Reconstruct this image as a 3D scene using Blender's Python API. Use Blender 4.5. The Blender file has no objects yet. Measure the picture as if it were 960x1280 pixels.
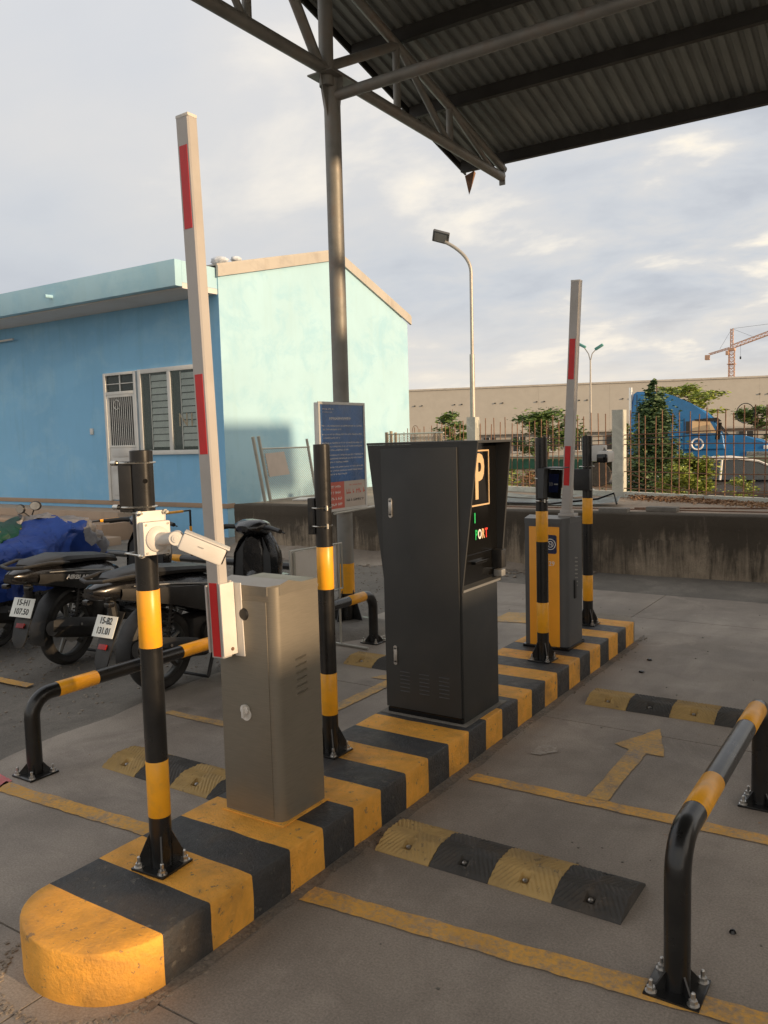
import bpy, bmesh, math, random
from mathutils import Vector, Matrix, noise
random.seed(7)
S = bpy.context.scene
COL = S.collection
PI = math.pi
def rad(a): return math.radians(a)

# ---------------------------------------------------------------- camera
H = 1.65
PITCH, ROLL, YAW, FPX = 0.0880076, -0.0261112, -0.5843509, 1033.33
cam = bpy.data.objects.new('camera', bpy.data.cameras.new('camera')); COL.objects.link(cam)
_f = Vector((math.sin(YAW)*math.cos(PITCH), math.cos(YAW)*math.cos(PITCH), -math.sin(PITCH)))
_r = Vector((math.cos(YAW), -math.sin(YAW), 0)); _u = _r.cross(_f)
_c, _s = math.cos(ROLL), math.sin(ROLL)
_r2 = _c*_r + _s*_u; _u2 = _c*_u - _s*_r
m = Matrix((_r2, _u2, -_f)).transposed().to_4x4(); m.translation = Vector((0, 0, H))
cam.matrix_world = m
cam.data.sensor_fit = 'VERTICAL'; cam.data.sensor_height = 36; cam.data.lens = FPX/1280*36
cam.data.clip_end = 3000; cam.data.clip_start = .05
S.camera = cam
S.view_settings.view_transform = 'Standard'; S.view_settings.look = 'None'
S.view_settings.exposure = 0.22; S.view_settings.gamma = 1

# ---------------------------------------------------------------- sun and sky
SUN_EL, SUN_AZ = rad(12), rad(-1)           # azimuth from +X towards +Y
sv = Vector((math.cos(SUN_EL)*math.cos(SUN_AZ), math.cos(SUN_EL)*math.sin(SUN_AZ), math.sin(SUN_EL)))
sl = bpy.data.lights.new('sun', 'SUN'); sun = bpy.data.objects.new('sun', sl); COL.objects.link(sun)
sun.rotation_euler = sv.to_track_quat('Z', 'Y').to_euler()
sl.energy = 4.3; sl.angle = rad(.9); sl.color = (1.0, .70, .42)

W = bpy.data.worlds.new('World'); S.world = W; W.use_nodes = True
nt = W.node_tree; nt.nodes.clear()
def N(t, typ, **kw):
    n = t.nodes.new(typ)
    for k, v in kw.items(): setattr(n, k, v)
    return n
def mth(t, op, a, b=None, clamp=False):
    n = t.nodes.new('ShaderNodeMath'); n.operation = op; n.use_clamp = clamp
    for i, v in enumerate((a, b)):
        if v is None: continue
        if isinstance(v, (int, float)): n.inputs[i].default_value = v
        else: t.links.new(v, n.inputs[i])
    return n.outputs[0]
def ramp(t, fac, stops, interp='LINEAR'):
    n = t.nodes.new('ShaderNodeValToRGB'); cr = n.color_ramp; cr.interpolation = interp
    while len(cr.elements) < len(stops): cr.elements.new(.5)
    for e, (p, c) in zip(cr.elements, stops):
        e.position = p; e.color = (*c, 1) if len(c) == 3 else c
    t.links.new(fac, n.inputs[0]); return n.outputs[0]
def mixc(t, fac, a, b, mode='MIX'):
    n = t.nodes.new('ShaderNodeMix'); n.data_type = 'RGBA'; n.blend_type = mode
    for s, v in ((n.inputs[0], fac), (n.inputs[6], a), (n.inputs[7], b)):
        if isinstance(v, (int, float)): s.default_value = v
        elif isinstance(v, (tuple, list)): s.default_value = (*v, 1) if len(v) == 3 else v
        else: t.links.new(v, s)
    return n.outputs[2]
def noisen(t, vec, scale, detail=4, rough=.55, dist=0):
    n = t.nodes.new('ShaderNodeTexNoise'); n.inputs['Scale'].default_value = scale
    n.inputs['Detail'].default_value = detail; n.inputs['Roughness'].default_value = rough
    n.inputs['Distortion'].default_value = dist
    if vec is not None: t.links.new(vec, n.inputs['Vector'])
    return n.outputs[0]
def mapping(t, vec, scale=(1, 1, 1), loc=(0, 0, 0), rot=(0, 0, 0)):
    n = t.nodes.new('ShaderNodeMapping'); n.inputs['Scale'].default_value = scale
    n.inputs['Location'].default_value = loc; n.inputs['Rotation'].default_value = rot
    t.links.new(vec, n.inputs[0]); return n.outputs[0]
sky = N(nt, 'ShaderNodeTexSky'); sky.sky_type = 'NISHITA'; sky.sun_disc = False
sky.sun_elevation = SUN_EL; sky.sun_rotation = PI/2 - SUN_AZ
skyc = N(nt, 'ShaderNodeVectorMath', operation='SCALE'); skyc.inputs[3].default_value = .12
nt.links.new(sky.outputs[0], skyc.inputs[0])
tc = N(nt, 'ShaderNodeTexCoord'); sep = N(nt, 'ShaderNodeSeparateXYZ'); nt.links.new(tc.outputs['Generated'], sep.inputs[0])
zc = mth(nt, 'ADD', mth(nt, 'MAXIMUM', sep.outputs[2], 0.0), .28)
cx = mth(nt, 'DIVIDE', sep.outputs[0], zc); cy = mth(nt, 'DIVIDE', sep.outputs[1], zc)
cmb = N(nt, 'ShaderNodeCombineXYZ'); nt.links.new(cx, cmb.inputs[0]); nt.links.new(cy, cmb.inputs[1])
dt = N(nt, 'ShaderNodeVectorMath', operation='DOT_PRODUCT'); nt.links.new(tc.outputs['Generated'], dt.inputs[0]); dt.inputs[1].default_value = (math.cos(SUN_AZ), math.sin(SUN_AZ), 0)
sd = mth(nt, 'MULTIPLY', mth(nt, 'ADD', dt.outputs[1], 1.0), .5)        # 0 away from the sun .. 1 towards it
big = noisen(nt, mapping(nt, cmb.outputs[0], (1, 1, 1), (3.1, .4, 0)), .95, 3, .5, .2)
det = noisen(nt, mapping(nt, cmb.outputs[0], (.9, 1.25, 1), (.3, 7.7, 0), (0, 0, -.5)), 3.4, 8, .56, .2)
# clouds smooth away from the sun, broken and lit towards it
contrast = N(nt, 'ShaderNodeMapRange'); nt.links.new(sd, contrast.inputs[0])
contrast.inputs[1].default_value = .15; contrast.inputs[2].default_value = .5; contrast.inputs[3].default_value = .30; contrast.inputs[4].default_value = 2.5
dd = mth(nt, 'MULTIPLY', mth(nt, 'SUBTRACT', det, .5), contrast.outputs[0])
bb = mth(nt, 'MULTIPLY', mth(nt, 'SUBTRACT', big, .5), 1.1)
dens = mth(nt, 'ADD', mth(nt, 'ADD', dd, bb), .5)
ccol = ramp(nt, dens, [(.18, (.45, .48, .53)), (.42, (.54, .565, .60)), (.58, (.61, .61, .61)), (.72, (.80, .755, .68)), (.92, (1.08, .95, .72))])
# horizon brightening, cream
hz = N(nt, 'ShaderNodeMapRange'); nt.links.new(sep.outputs[2], hz.inputs[0]); hz.inputs[1].default_value = 0.0; hz.inputs[2].default_value = .16; hz.inputs[3].default_value = 1; hz.inputs[4].default_value = 0
hb = mth(nt, 'MULTIPLY', hz.outputs[0], mth(nt, 'MULTIPLY', noisen(nt, mapping(nt, tc.outputs['Generated'], (3, 3, 42), (0, 0, .7)), 1.0, 4, .5), 1.15), True)
ccol = mixc(nt, hb, ccol, (.93, .80, .62))
# whiter overhead / away
up = N(nt, 'ShaderNodeMapRange'); nt.links.new(sep.outputs[2], up.inputs[0]); up.inputs[1].default_value = .2; up.inputs[2].default_value = .55; up.inputs[3].default_value = 0; up.inputs[4].default_value = .45
awayf = mth(nt, 'SUBTRACT', 1.25, mth(nt, 'MULTIPLY', sd, 1.6), True)
ccol = mixc(nt, mth(nt, 'MULTIPLY', up.outputs[0], awayf), ccol, (.74, .725, .735))
# glow towards the sun
gl = mth(nt, 'POWER', mth(nt, 'MAXIMUM', dt.outputs[1], 0.0), 3.0)
ccol = mixc(nt, mth(nt, 'MULTIPLY', gl, .75), ccol, (1.5, 1.25, .98))
hole = N(nt, 'ShaderNodeMapRange'); nt.links.new(noisen(nt, mapping(nt, cmb.outputs[0], (1, 1, 1), (5.3, 2.2, 1)), 1.3, 5, .5), hole.inputs[0])
hole.inputs[1].default_value = .62; hole.inputs[2].default_value = .74; hole.inputs[3].default_value = 0; hole.inputs[4].default_value = .55
fin_c = mixc(nt, hole.outputs[0], ccol, skyc.outputs[0])
bg = N(nt, 'ShaderNodeBackground'); nt.links.new(fin_c, bg.inputs[0]); bg.inputs[1].default_value = 1.0
ow = N(nt, 'ShaderNodeOutputWorld'); nt.links.new(bg.outputs[0], ow.inputs[0])

# ---------------------------------------------------------------- materials
def newmat(name):
    mt = bpy.data.materials.new(name); mt.use_nodes = True; t = mt.node_tree
    b = t.nodes['Principled BSDF']
    g = t.nodes.new('ShaderNodeNewGeometry')
    return mt, t, b, g.outputs['Position']
def bump(t, b, h, strength=.3, dist=.01):
    n = t.nodes.new('ShaderNodeBump'); n.inputs['Strength'].default_value = strength; n.inputs['Distance'].default_value = dist
    t.links.new(h, n.inputs['Height']); t.links.new(n.outputs[0], b.inputs['Normal'])
def M(name, col, rough=.6, metal=0, var=.12, scale=6, bmp=0, bscale=60, dirt=None, dirta=.25, dscale=3, coat=0, alpha=1, spec=.5, rvar=.1):
    mt, t, b, pos = newmat(name)
    n = noisen(t, pos, scale, 5)
    lo = tuple(c*(1-var) for c in col); hi = tuple(min(1, c*(1+var)) for c in col)
    c = ramp(t, n, [(.3, lo), (.7, hi)])
    if dirt:
        dm = ramp(t, noisen(t, pos, dscale, 8, .62), [(.5, (0, 0, 0)), (.72, (1, 1, 1))])
        c = mixc(t, mth(t, 'MULTIPLY', dm, dirta), c, dirt)
    t.links.new(c, b.inputs['Base Color'])
    r = mth(t, 'ADD', mth(t, 'MULTIPLY', mth(t, 'SUBTRACT', noisen(t, pos, scale*2.3, 4), .5), rvar*2), rough, True)
    t.links.new(r, b.inputs['Roughness'])
    b.inputs['Metallic'].default_value = metal; b.inputs['Coat Weight'].default_value = coat; b.inputs['Alpha'].default_value = alpha
    b.inputs['Specular IOR Level'].default_value = spec
    if bmp: bump(t, b, noisen(t, pos, bscale, 5, .6), bmp, .004)
    return mt

def concrete_nodes(t, pos, base, dark, light, sc=1.0):
    a = noisen(t, pos, .55*sc, 6, .6, .3); c = ramp(t, a, [(.32, dark), (.52, base), (.72, light)])
    d = ramp(t, noisen(t, pos, 2.6*sc, 9, .68, .5), [(.44, (0, 0, 0)), (.66, (1, 1, 1))])
    c = mixc(t, mth(t, 'MULTIPLY', d, .5), c, tuple(x*.55 for x in base))
    tr = ramp(t, noisen(t, mapping(t, pos, (2.6, .22, 1)), 1.3*sc, 6, .6, .3), [(.40, (0, 0, 0)), (.68, (1, 1, 1))])
    c = mixc(t, mth(t, 'MULTIPLY', tr, .32), c, tuple(x*.5 for x in base))
    pl = ramp(t, noisen(t, mapping(t, pos, (1, 1, 1), (4, 9, 2)), 1.1*sc, 8, .7, .6), [(.56, (0, 0, 0)), (.68, (1, 1, 1))])
    c = mixc(t, mth(t, 'MULTIPLY', pl, .42), c, tuple(min(1, x*1.5) for x in base))
    oi = ramp(t, noisen(t, mapping(t, pos, (1, 1, 1), (1, 3, 7)), 2.1*sc, 5, .55, .2), [(.66, (0, 0, 0)), (.74, (1, 1, 1))])
    c = mixc(t, mth(t, 'MULTIPLY', oi, .55), c, tuple(x*.38 for x in base))
    f = ramp(t, noisen(t, pos, 130*sc, 3, .7), [(.3, (.72, .72, .72)), (.7, (1.22, 1.22, 1.22))])
    c = mixc(t, 1.0, c, f, 'MULTIPLY')
    sp = ramp(t, noisen(t, pos, 38*sc, 2, .5), [(.70, (0, 0, 0)), (.76, (1, 1, 1))])
    c = mixc(t, mth(t, 'MULTIPLY', sp, .4), c, tuple(x*.4 for x in base))
    return c
def concrete(name, base, dark, light, rough=.85, bs=.25, cracks=False):
    mt, t, b, pos = newmat(name)
    c = concrete_nodes(t, pos, base, dark, light)
    h = mth(t, 'ADD', noisen(t, pos, 90, 5, .7), mth(t, 'MULTIPLY', noisen(t, pos, 9, 4), 1.2))
    if cracks:
        v = t.nodes.new('ShaderNodeTexVoronoi'); v.feature = 'DISTANCE_TO_EDGE'; v.inputs['Scale'].default_value = .55
        wp = t.nodes.new('ShaderNodeVectorMath'); wp.operation = 'ADD'; t.links.new(pos, wp.inputs[0])
        nz = t.nodes.new('ShaderNodeTexNoise'); nz.inputs['Scale'].default_value = 2.2; nz.inputs['Detail'].default_value = 7; t.links.new(pos, nz.inputs['Vector'])
        sc = t.nodes.new('ShaderNodeVectorMath'); sc.operation = 'SCALE'; sc.inputs[3].default_value = .5; t.links.new(nz.outputs[1], sc.inputs[0]); t.links.new(sc.outputs[0], wp.inputs[1])
        t.links.new(wp.outputs[0], v.inputs['Vector'])
        cr = ramp(t, v.outputs['Distance'], [(.0, (1, 1, 1)), (.003, (0, 0, 0))])
        gate = ramp(t, noisen(t, pos, .8, 3), [(.60, (0, 0, 0)), (.66, (1, 1, 1))])
        c = mixc(t, mth(t, 'MULTIPLY', mth(t, 'MULTIPLY', cr, gate), .35), c, tuple(x*.3 for x in base))
    t.links.new(c, b.inputs['Base Color']); 
    r = mth(t, 'ADD', mth(t, 'MULTIPLY', noisen(t, pos, 1.7, 5), .35), rough-.2, True); t.links.new(r, b.inputs['Roughness'])
    bump(t, b, h, bs, .006)
    return mt
CB, CD, CL = (.36, .31, .262), (.22, .188, .158), (.50, .435, .37)
m_conc = concrete('worn_concrete', CB, CD, CL, .72, .3, True)
m_asph = concrete('gravelly_asphalt', (.21, .19, .165), (.13, .12, .105), (.31, .28, .24), .9, .9)
def worn_paint(name, col, under, lo=.42, hi=.6, col2=None):
    mt, t, b, pos = newmat(name)
    u = concrete_nodes(t, pos, *under)
    k = ramp(t, mth(t, 'ADD', mth(t, 'MULTIPLY', noisen(t, pos, 6, 5, .6), .45), mth(t, 'MULTIPLY', noisen(t, pos, 42, 9, .75, .2), .55)), [(lo, (0, 0, 0)), (hi, (1, 1, 1))])
    k2 = ramp(t, noisen(t, pos, 60, 4, .7), [(.3, (.55, .55, .55)), (.6, (1, 1, 1))])
    pc = ramp(t, noisen(t, pos, 5, 5), [(.3, tuple(x*.75 for x in col)), (.7, col)])
    t.links.new(mixc(t, mth(t, 'MULTIPLY', k, k2), u, pc), b.inputs['Base Color'])
    b.inputs['Roughness'].default_value = .75
    bump(t, b, noisen(t, pos, 90, 5, .7), .3, .005)
    return mt
m_line = worn_paint('worn_yellow_line', (.86, .46, .085), (CB, CD, CL), .36, .52)
m_line2 = worn_paint('faded_yellow_line', (.80, .47, .12), (CB, CD, CL), .37, .56)
m_pink = worn_paint('pink_paint', (.75, .18, .2), (CB, CD, CL), .2, .5)
m_chalk = worn_paint('white_smear', (.7, .66, .6), (CB, CD, CL), .46, .62)
def kerbpaint(name, col, alt, rough, bs):
    mt, t, b, pos = newmat(name)
    c = ramp(t, noisen(t, pos, 7, 7, .6), [(.3, tuple(x*.78 for x in col)), (.7, tuple(x*1.15 for x in col))])
    chips = ramp(t, noisen(t, pos, 24, 8, .72), [(.60, (0, 0, 0)), (.63, (1, 1, 1))])
    c = mixc(t, mth(t, 'MULTIPLY', chips, .75), c, alt)
    dirt = ramp(t, noisen(t, pos, 4.5, 9, .65, .5), [(.5, (0, 0, 0)), (.75, (1, 1, 1))])
    c = mixc(t, mth(t, 'MULTIPLY', dirt, .5), c, (.14, .10, .065))
    t.links.new(c, b.inputs['Base Color'])
    r = mth(t, 'ADD', mth(t, 'MULTIPLY', noisen(t, pos, 18, 5), .5), rough-.25, True); t.links.new(r, b.inputs['Roughness'])
    bump(t, b, mth(t, 'ADD', mth(t, 'MULTIPLY', noisen(t, pos, 16, 6, .6), 1.4), noisen(t, pos, 85, 5, .7)), bs, .006)
    return mt
m_ky = kerbpaint('kerb_yellow_paint', (.90, .43, .06), (.20, .15, .10), .6, .9)
m_kb = kerbpaint('kerb_black_paint', (.045, .046, .048), (.15, .14, .12), .5, 1.0)
m_kend = concrete('kerb_bare_concrete', (.3, .26, .21), (.2, .17, .13), (.38, .33, .27))
m_black = M('black_gloss_paint', (.010, .010, .010), .3, 0, .3, 9, .05, 40, (.07, .06, .05), .15, 7, .2)
m_band = M('yellow_reflective_band', (.92, .42, .02), .36, 0, .06, 12, .06, 60, (.35, .2, .08), .35, 14)
m_bolt = M('galvanised_bolt', (.55, .53, .5), .35, .9, .2, 40)
m_clamp = M('steel_clamp', (.7, .68, .62), .28, 1, .1, 30)
m_humpy = kerbpaint('hump_yellow_rubber', (.46, .31, .12), (.16, .12, .07), .75, .3)
m_humpb = kerbpaint('hump_black_rubber', (.06, .057, .053), (.13, .11, .09), .7, .3)
def brushed(name, col, rough):
    mt, t, b, pos = newmat(name)
    n = noisen(t, mapping(t, pos, (14, 14, 420)), 1, 3, .6)
    c = ramp(t, n, [(.3, tuple(x*.9 for x in col)), (.7, tuple(x*1.08 for x in col))])
    sm = ramp(t, noisen(t, pos, 5, 6, .6), [(.5, (0, 0, 0)), (.75, (1, 1, 1))])
    c = mixc(t, mth(t, 'MULTIPLY', sm, .2), c, tuple(x*.6 for x in col))
    t.links.new(c, b.inputs['Base Color']); b.inputs['Metallic'].default_value = .4
    r = mth(t, 'ADD', mth(t, 'MULTIPLY', noisen(t, pos, 12, 4), .16), rough-.08); t.links.new(r, b.inputs['Roughness'])
    bump(t, b, n, .06, .001); return mt
m_steel = brushed('brushed_steel_olive', (.235, .212, .170), .42)
m_arm = M('white_aluminium_arm', (.47, .45, .43), .42, .1, .06, 5, 0, 40, (.3, .27, .22), .25, 6)
m_red = M('red_reflective_tape', (.62, .018, .02), .35, 0, .08, 10)
m_cream = M('cream_plastic', (.70, .68, .64), .45, 0, .04, 6, 0, 40, (.4, .34, .25), .2, 9)
m_kiosk = M('charcoal_powder_coat', (.036, .037, .036), .55, 0, .1, 4, .12, 500, (.07, .06, .05), .15, 4)
m_kdark = M('black_acrylic', (.006, .006, .006), .12, 0, .1, 5)
m_greycab = M('dark_grey_enamel', (.10, .105, .11), .42, .2, .07, 5, .05, 300)
m_topgrey = M('light_grey_lid', (.30, .30, .29), .4, .3, .08, 5)
m_orange = M('orange_panel', (.95, .40, .03), .45, 0, .05, 6)
m_navy = M('navy_badge', (.012, .022, .08), .3)
m_white = M('white_print', (.8, .78, .74), .5, 0, .03)
m_pcream = M('cream_print', (.66, .47, .27), .4, 0, .03)
m_green = M('green_print', (.02, .45, .12), .4); m_redp = M('red_print', (.8, .05, .03), .4)
m_gal = M('grey_painted_tube', (.25, .245, .225), .55, .3, .2, 5, .1, 60, (.16, .075, .035), .5, 5)
m_purlin = M('dark_steel_purlin', (.035, .033, .03), .6, .2, .2, 4)
m_rust = M('rusty_rebar', (.24, .135, .085), .8, .2, .3, 20, .3, 90, (.09, .05, .03), .6, 14)
def plaster(name, col, patch, pa=.3, grime=None):
    mt, t, b, pos = newmat(name)
    c = ramp(t, noisen(t, pos, .9, 6, .6), [(.3, tuple(x*.95 for x in col)), (.7, tuple(min(1, x*1.04) for x in col))])
    d = ramp(t, noisen(t, mapping(t, pos, (1, 1, 1.4)), 1.1, 9, .68, .4), [(.50, (0, 0, 0)), (.64, (1, 1, 1))])
    c = mixc(t, mth(t, 'MULTIPLY', d, pa), c, patch)
    if grime:
        st = ramp(t, noisen(t, mapping(t, pos, (5, 5, .5)), 1.2, 6, .6), [(.52, (0, 0, 0)), (.8, (1, 1, 1))])
        c = mixc(t, mth(t, 'MULTIPLY', st, .34), c, grime)
    t.links.new(c, b.inputs['Base Color']); b.inputs['Roughness'].default_value = .85
    bump(t, b, noisen(t, pos, 40, 6, .65), .12, .006); return mt
m_blue = plaster('blue_plaster', (.235, .51, .77), (.34, .60, .80), .45, (.17, .36, .5))
m_mint = plaster('pale_blue_plaster', (.38, .60, .71), (.27, .51, .66), .55, (.34, .52, .58))
m_soffit = plaster('white_soffit', (.62, .60, .58), (.5, .47, .43), .3)
m_tan = plaster('tan_skirting', (.38, .27, .19), (.3, .22, .16), .4, (.2, .15, .1))
m_porch = plaster('porch_cement', (.42, .32, .24), (.34, .26, .19), .4, (.2, .15, .1))
m_barge = plaster('cement_fibre_barge', (.43, .41, .37), (.27, .26, .25), .5, (.25, .2, .15))
m_whouse = plaster('warehouse_cladding', (.41, .395, .355), (.39, .37, .33), .3)
m_frame = M('grey_white_frame', (.66, .66, .63), .5, .1, .06, 6)
m_bronze = M('grey_enamel_door', (.56, .56, .54), .5, 0, .06, 6, 0, 40, (.25, .22, .2), .3)
m_dark = M('dark_interior', (.02, .022, .024), .7)
m_slat = M('louvre_slat', (.62, .68, .64), .5)
def glass(name, col, alpha, rough=.04):
    mt, t, b, pos = newmat(name); b.inputs['Base Color'].default_value = (*col, 1); b.inputs['Roughness'].default_value = rough
    b.inputs['Alpha'].default_value = alpha; b.inputs['Specular IOR Level'].default_value = .8; return mt
m_glass = glass('green_tinted_glass', (.14, .20, .18), .22)
m_cglass = glass('dark_car_glass', (.02, .025, .03), .85)
m_lens = M('black_lens', (.004, .004, .005), .06)
# retaining wall: black algae from the top, streaks and a paler band below
mt, t, b, pos = newmat('stained_retaining_concrete'); m_wall = mt
sp_ = t.nodes.new('ShaderNodeSeparateXYZ'); t.links.new(pos, sp_.inputs[0])
base = concrete_nodes(t, pos, (.36, .29, .21), (.22, .17, .12), (.50, .42, .31))
streak = noisen(t, mapping(t, pos, (9, 9, .8)), 1.3, 8, .7, .8)
blot = noisen(t, pos, 1.6, 8, .65)
hh = mth(t, 'DIVIDE', sp_.outputs[2], .72)
k = mth(t, 'ADD', mth(t, 'MULTIPLY', hh, .42), mth(t, 'ADD', mth(t, 'MULTIPLY', streak, .85), mth(t, 'MULTIPLY', blot, .75)))
kk = ramp(t, mth(t, 'SUBTRACT', k, .42), [(.35, (0, 0, 0)), (.62, (1, 1, 1))])
t.links.new(mixc(t, mth(t, 'MULTIPLY', kk, .9), base, (.045, .036, .026)), b.inputs['Base Color'])
b.inputs['Roughness'].default_value = .93; bump(t, b, mth(t, 'ADD', noisen(t, pos, 30, 7, .7), mth(t, 'MULTIPLY', blot, 2)), .7, .012)
m_plat = concrete('platform_concrete', (.32, .24, .17), (.18, .13, .09), (.44, .35, .26), .7, .4)
m_post = concrete('pale_concrete_post', (.60, .61, .54), (.48, .50, .44), (.70, .70, .62), .85, .3)
m_lump = concrete('rough_cement', (.25, .23, .2), (.12, .11, .1), (.42, .39, .34), .9, 1)
m_rubble = concrete('rubble_gravel', (.30, .25, .20), (.16, .13, .10), (.55, .5, .43), .9, 1)
m_earth = concrete('packed_earth_yard', (.22, .17, .12), (.15, .12, .09), (.30, .24, .17), .95, .5)
mt, t, b, pos = newmat('corrugated_roof_sheet'); m_roof = mt
c = ramp(t, noisen(t, mapping(t, pos, (6, .8, 1)), 1.2, 7, .6), [(.3, (.15, .16, .155)), (.6, (.25, .265, .25)), (.8, (.36, .36, .33))])
t.links.new(c, b.inputs['Base Color']); b.inputs['Roughness'].default_value = .6; b.inputs['Metallic'].default_value = .25
bump(t, b, noisen(t, pos, 20, 5), .15, .004)
def foliage(name, a, b_, c_):
    mt, t, b, pos = newmat(name)
    n = noisen(t, pos, 5, 5, .7)
    t.links.new(ramp(t, n, [(.3, a), (.5, b_), (.75, c_)]), b.inputs['Base Color'])
    b.inputs['Roughness'].default_value = .6; b.inputs['Subsurface Weight'].default_value = 0
    return mt
m_leaf = foliage('tree_leaves', (.06, .12, .03), (.11, .18, .045), (.18, .25, .06))
m_conif = foliage('conifer_leaves', (.035, .075, .03), (.06, .115, .04), (.12, .17, .055))
m_shrub = foliage('yellow_green_leaves', (.13, .20, .03), (.24, .31, .05), (.38, .41, .08))
m_dry = foliage('dry_leaves', (.16, .085, .04), (.32, .18, .09), (.46, .29, .16))
m_bark = M('bark', (.16, .11, .075), .9, 0, .3, 12, .4, 40)
m_truck = M('blue_truck_paint', (.012, .14, .36), .32, .1, .12, 2, 0, 40, (.03, .1, .2), .3, 3, .4)
m_chassis = M('faded_green_chassis', (.11, .14, .10), .7, .1, .2, 3, 0, 40, (.2, .1, .05), .5)
m_tyre = M('tyre_rubber', (.022, .021, .02), .75, 0, .2, 10, .2, 90, (.09, .08, .065), .35, 12)
m_rim = M('alloy_rim', (.17, .17, .16), .45, .8, .1)
m_car = M('dark_grey_car_paint', (.075, .07, .068), .25, .4, .05, 3, 0, 40, None, .2, 3, .6)
m_chrome = M('chrome', (.75, .74, .7), .15, 1, .05)
m_crane = M('orange_crane_steel', (.62, .38, .25), .6, 0, .1, .1)
m_teal = M('teal_lamp_housing', (.10, .30, .27), .5)
m_lamppole = M('galvanised_lamp_pole', (.40, .38, .34), .5, .5, .1)
m_tarp = M('blue_tarpaulin', (.02, .08, .42), .55, 0, .12, 7, .15, 60)
m_rain = M('green_raincoat', (.012, .10, .07), .5, 0, .15, 9, .15, 60)
m_film = M('grey_plastic_film', (.34, .34, .36), .35, 0, .2, 20, .2, 70)
m_net = M('green_shade_net', (.03, .12, .075), .8, 0, .2, 4)
m_bikeb = M('black_scooter_plastic', (.007, .007, .008), .26, 0, .2, 9, 0, 40, (.05, .045, .04), .15, 9, .4)
m_bikem = M('matt_black_plastic', (.014, .014, .014), .5, 0, .2, 9, .1, 80, (.07, .062, .055), .2, 9)
m_engine = M('dusty_engine_metal', (.05, .047, .044), .55, .6, .3, 16, .3, 60)
m_seat = M('black_vinyl_seat', (.014, .014, .014), .45, 0, .1, 9, .1, 200)
m_taill = M('red_lens', (.22, .008, .008), .25); m_plate = M('white_plate', (.78, .80, .76), .4, 0, .03); m_ink = M('black_ink', (.02, .02, .02), .5)
m_signb = M('blue_notice_print', (.03, .13, .36), .28, 0, .25, 6, 0, 40, (.3, .32, .36), .5, 2.5)
m_signw = M('beige_notice_print', (.55, .48, .42), .4, 0, .06); m_signr = M('red_notice_print', (.62, .13, .09), .4, 0, .1)
m_cyan = M('pale_sheet_metal', (.48, .52, .50), .5, .2, .15, 5, 0, 40, (.3, .22, .15), .5)
m_sack = M('blue_white_sack', (.55, .6, .66), .6, 0, .25, 14)
m_wood = M('weathered_wood', (.33, .27, .2), .8, 0, .25, 9, .3, 60)
m_wire = M('galvanised_wire', (.48, .47, .42), .5, .6, .1)
m_screen = M('dark_blue_screen', (.006, .01, .04), .15)
m_blocker = plaster('ochre_blocker_plaster', (.42, .33, .24), (.35, .28, .2), .3)  # plaster of the added unseen shade casters

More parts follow.
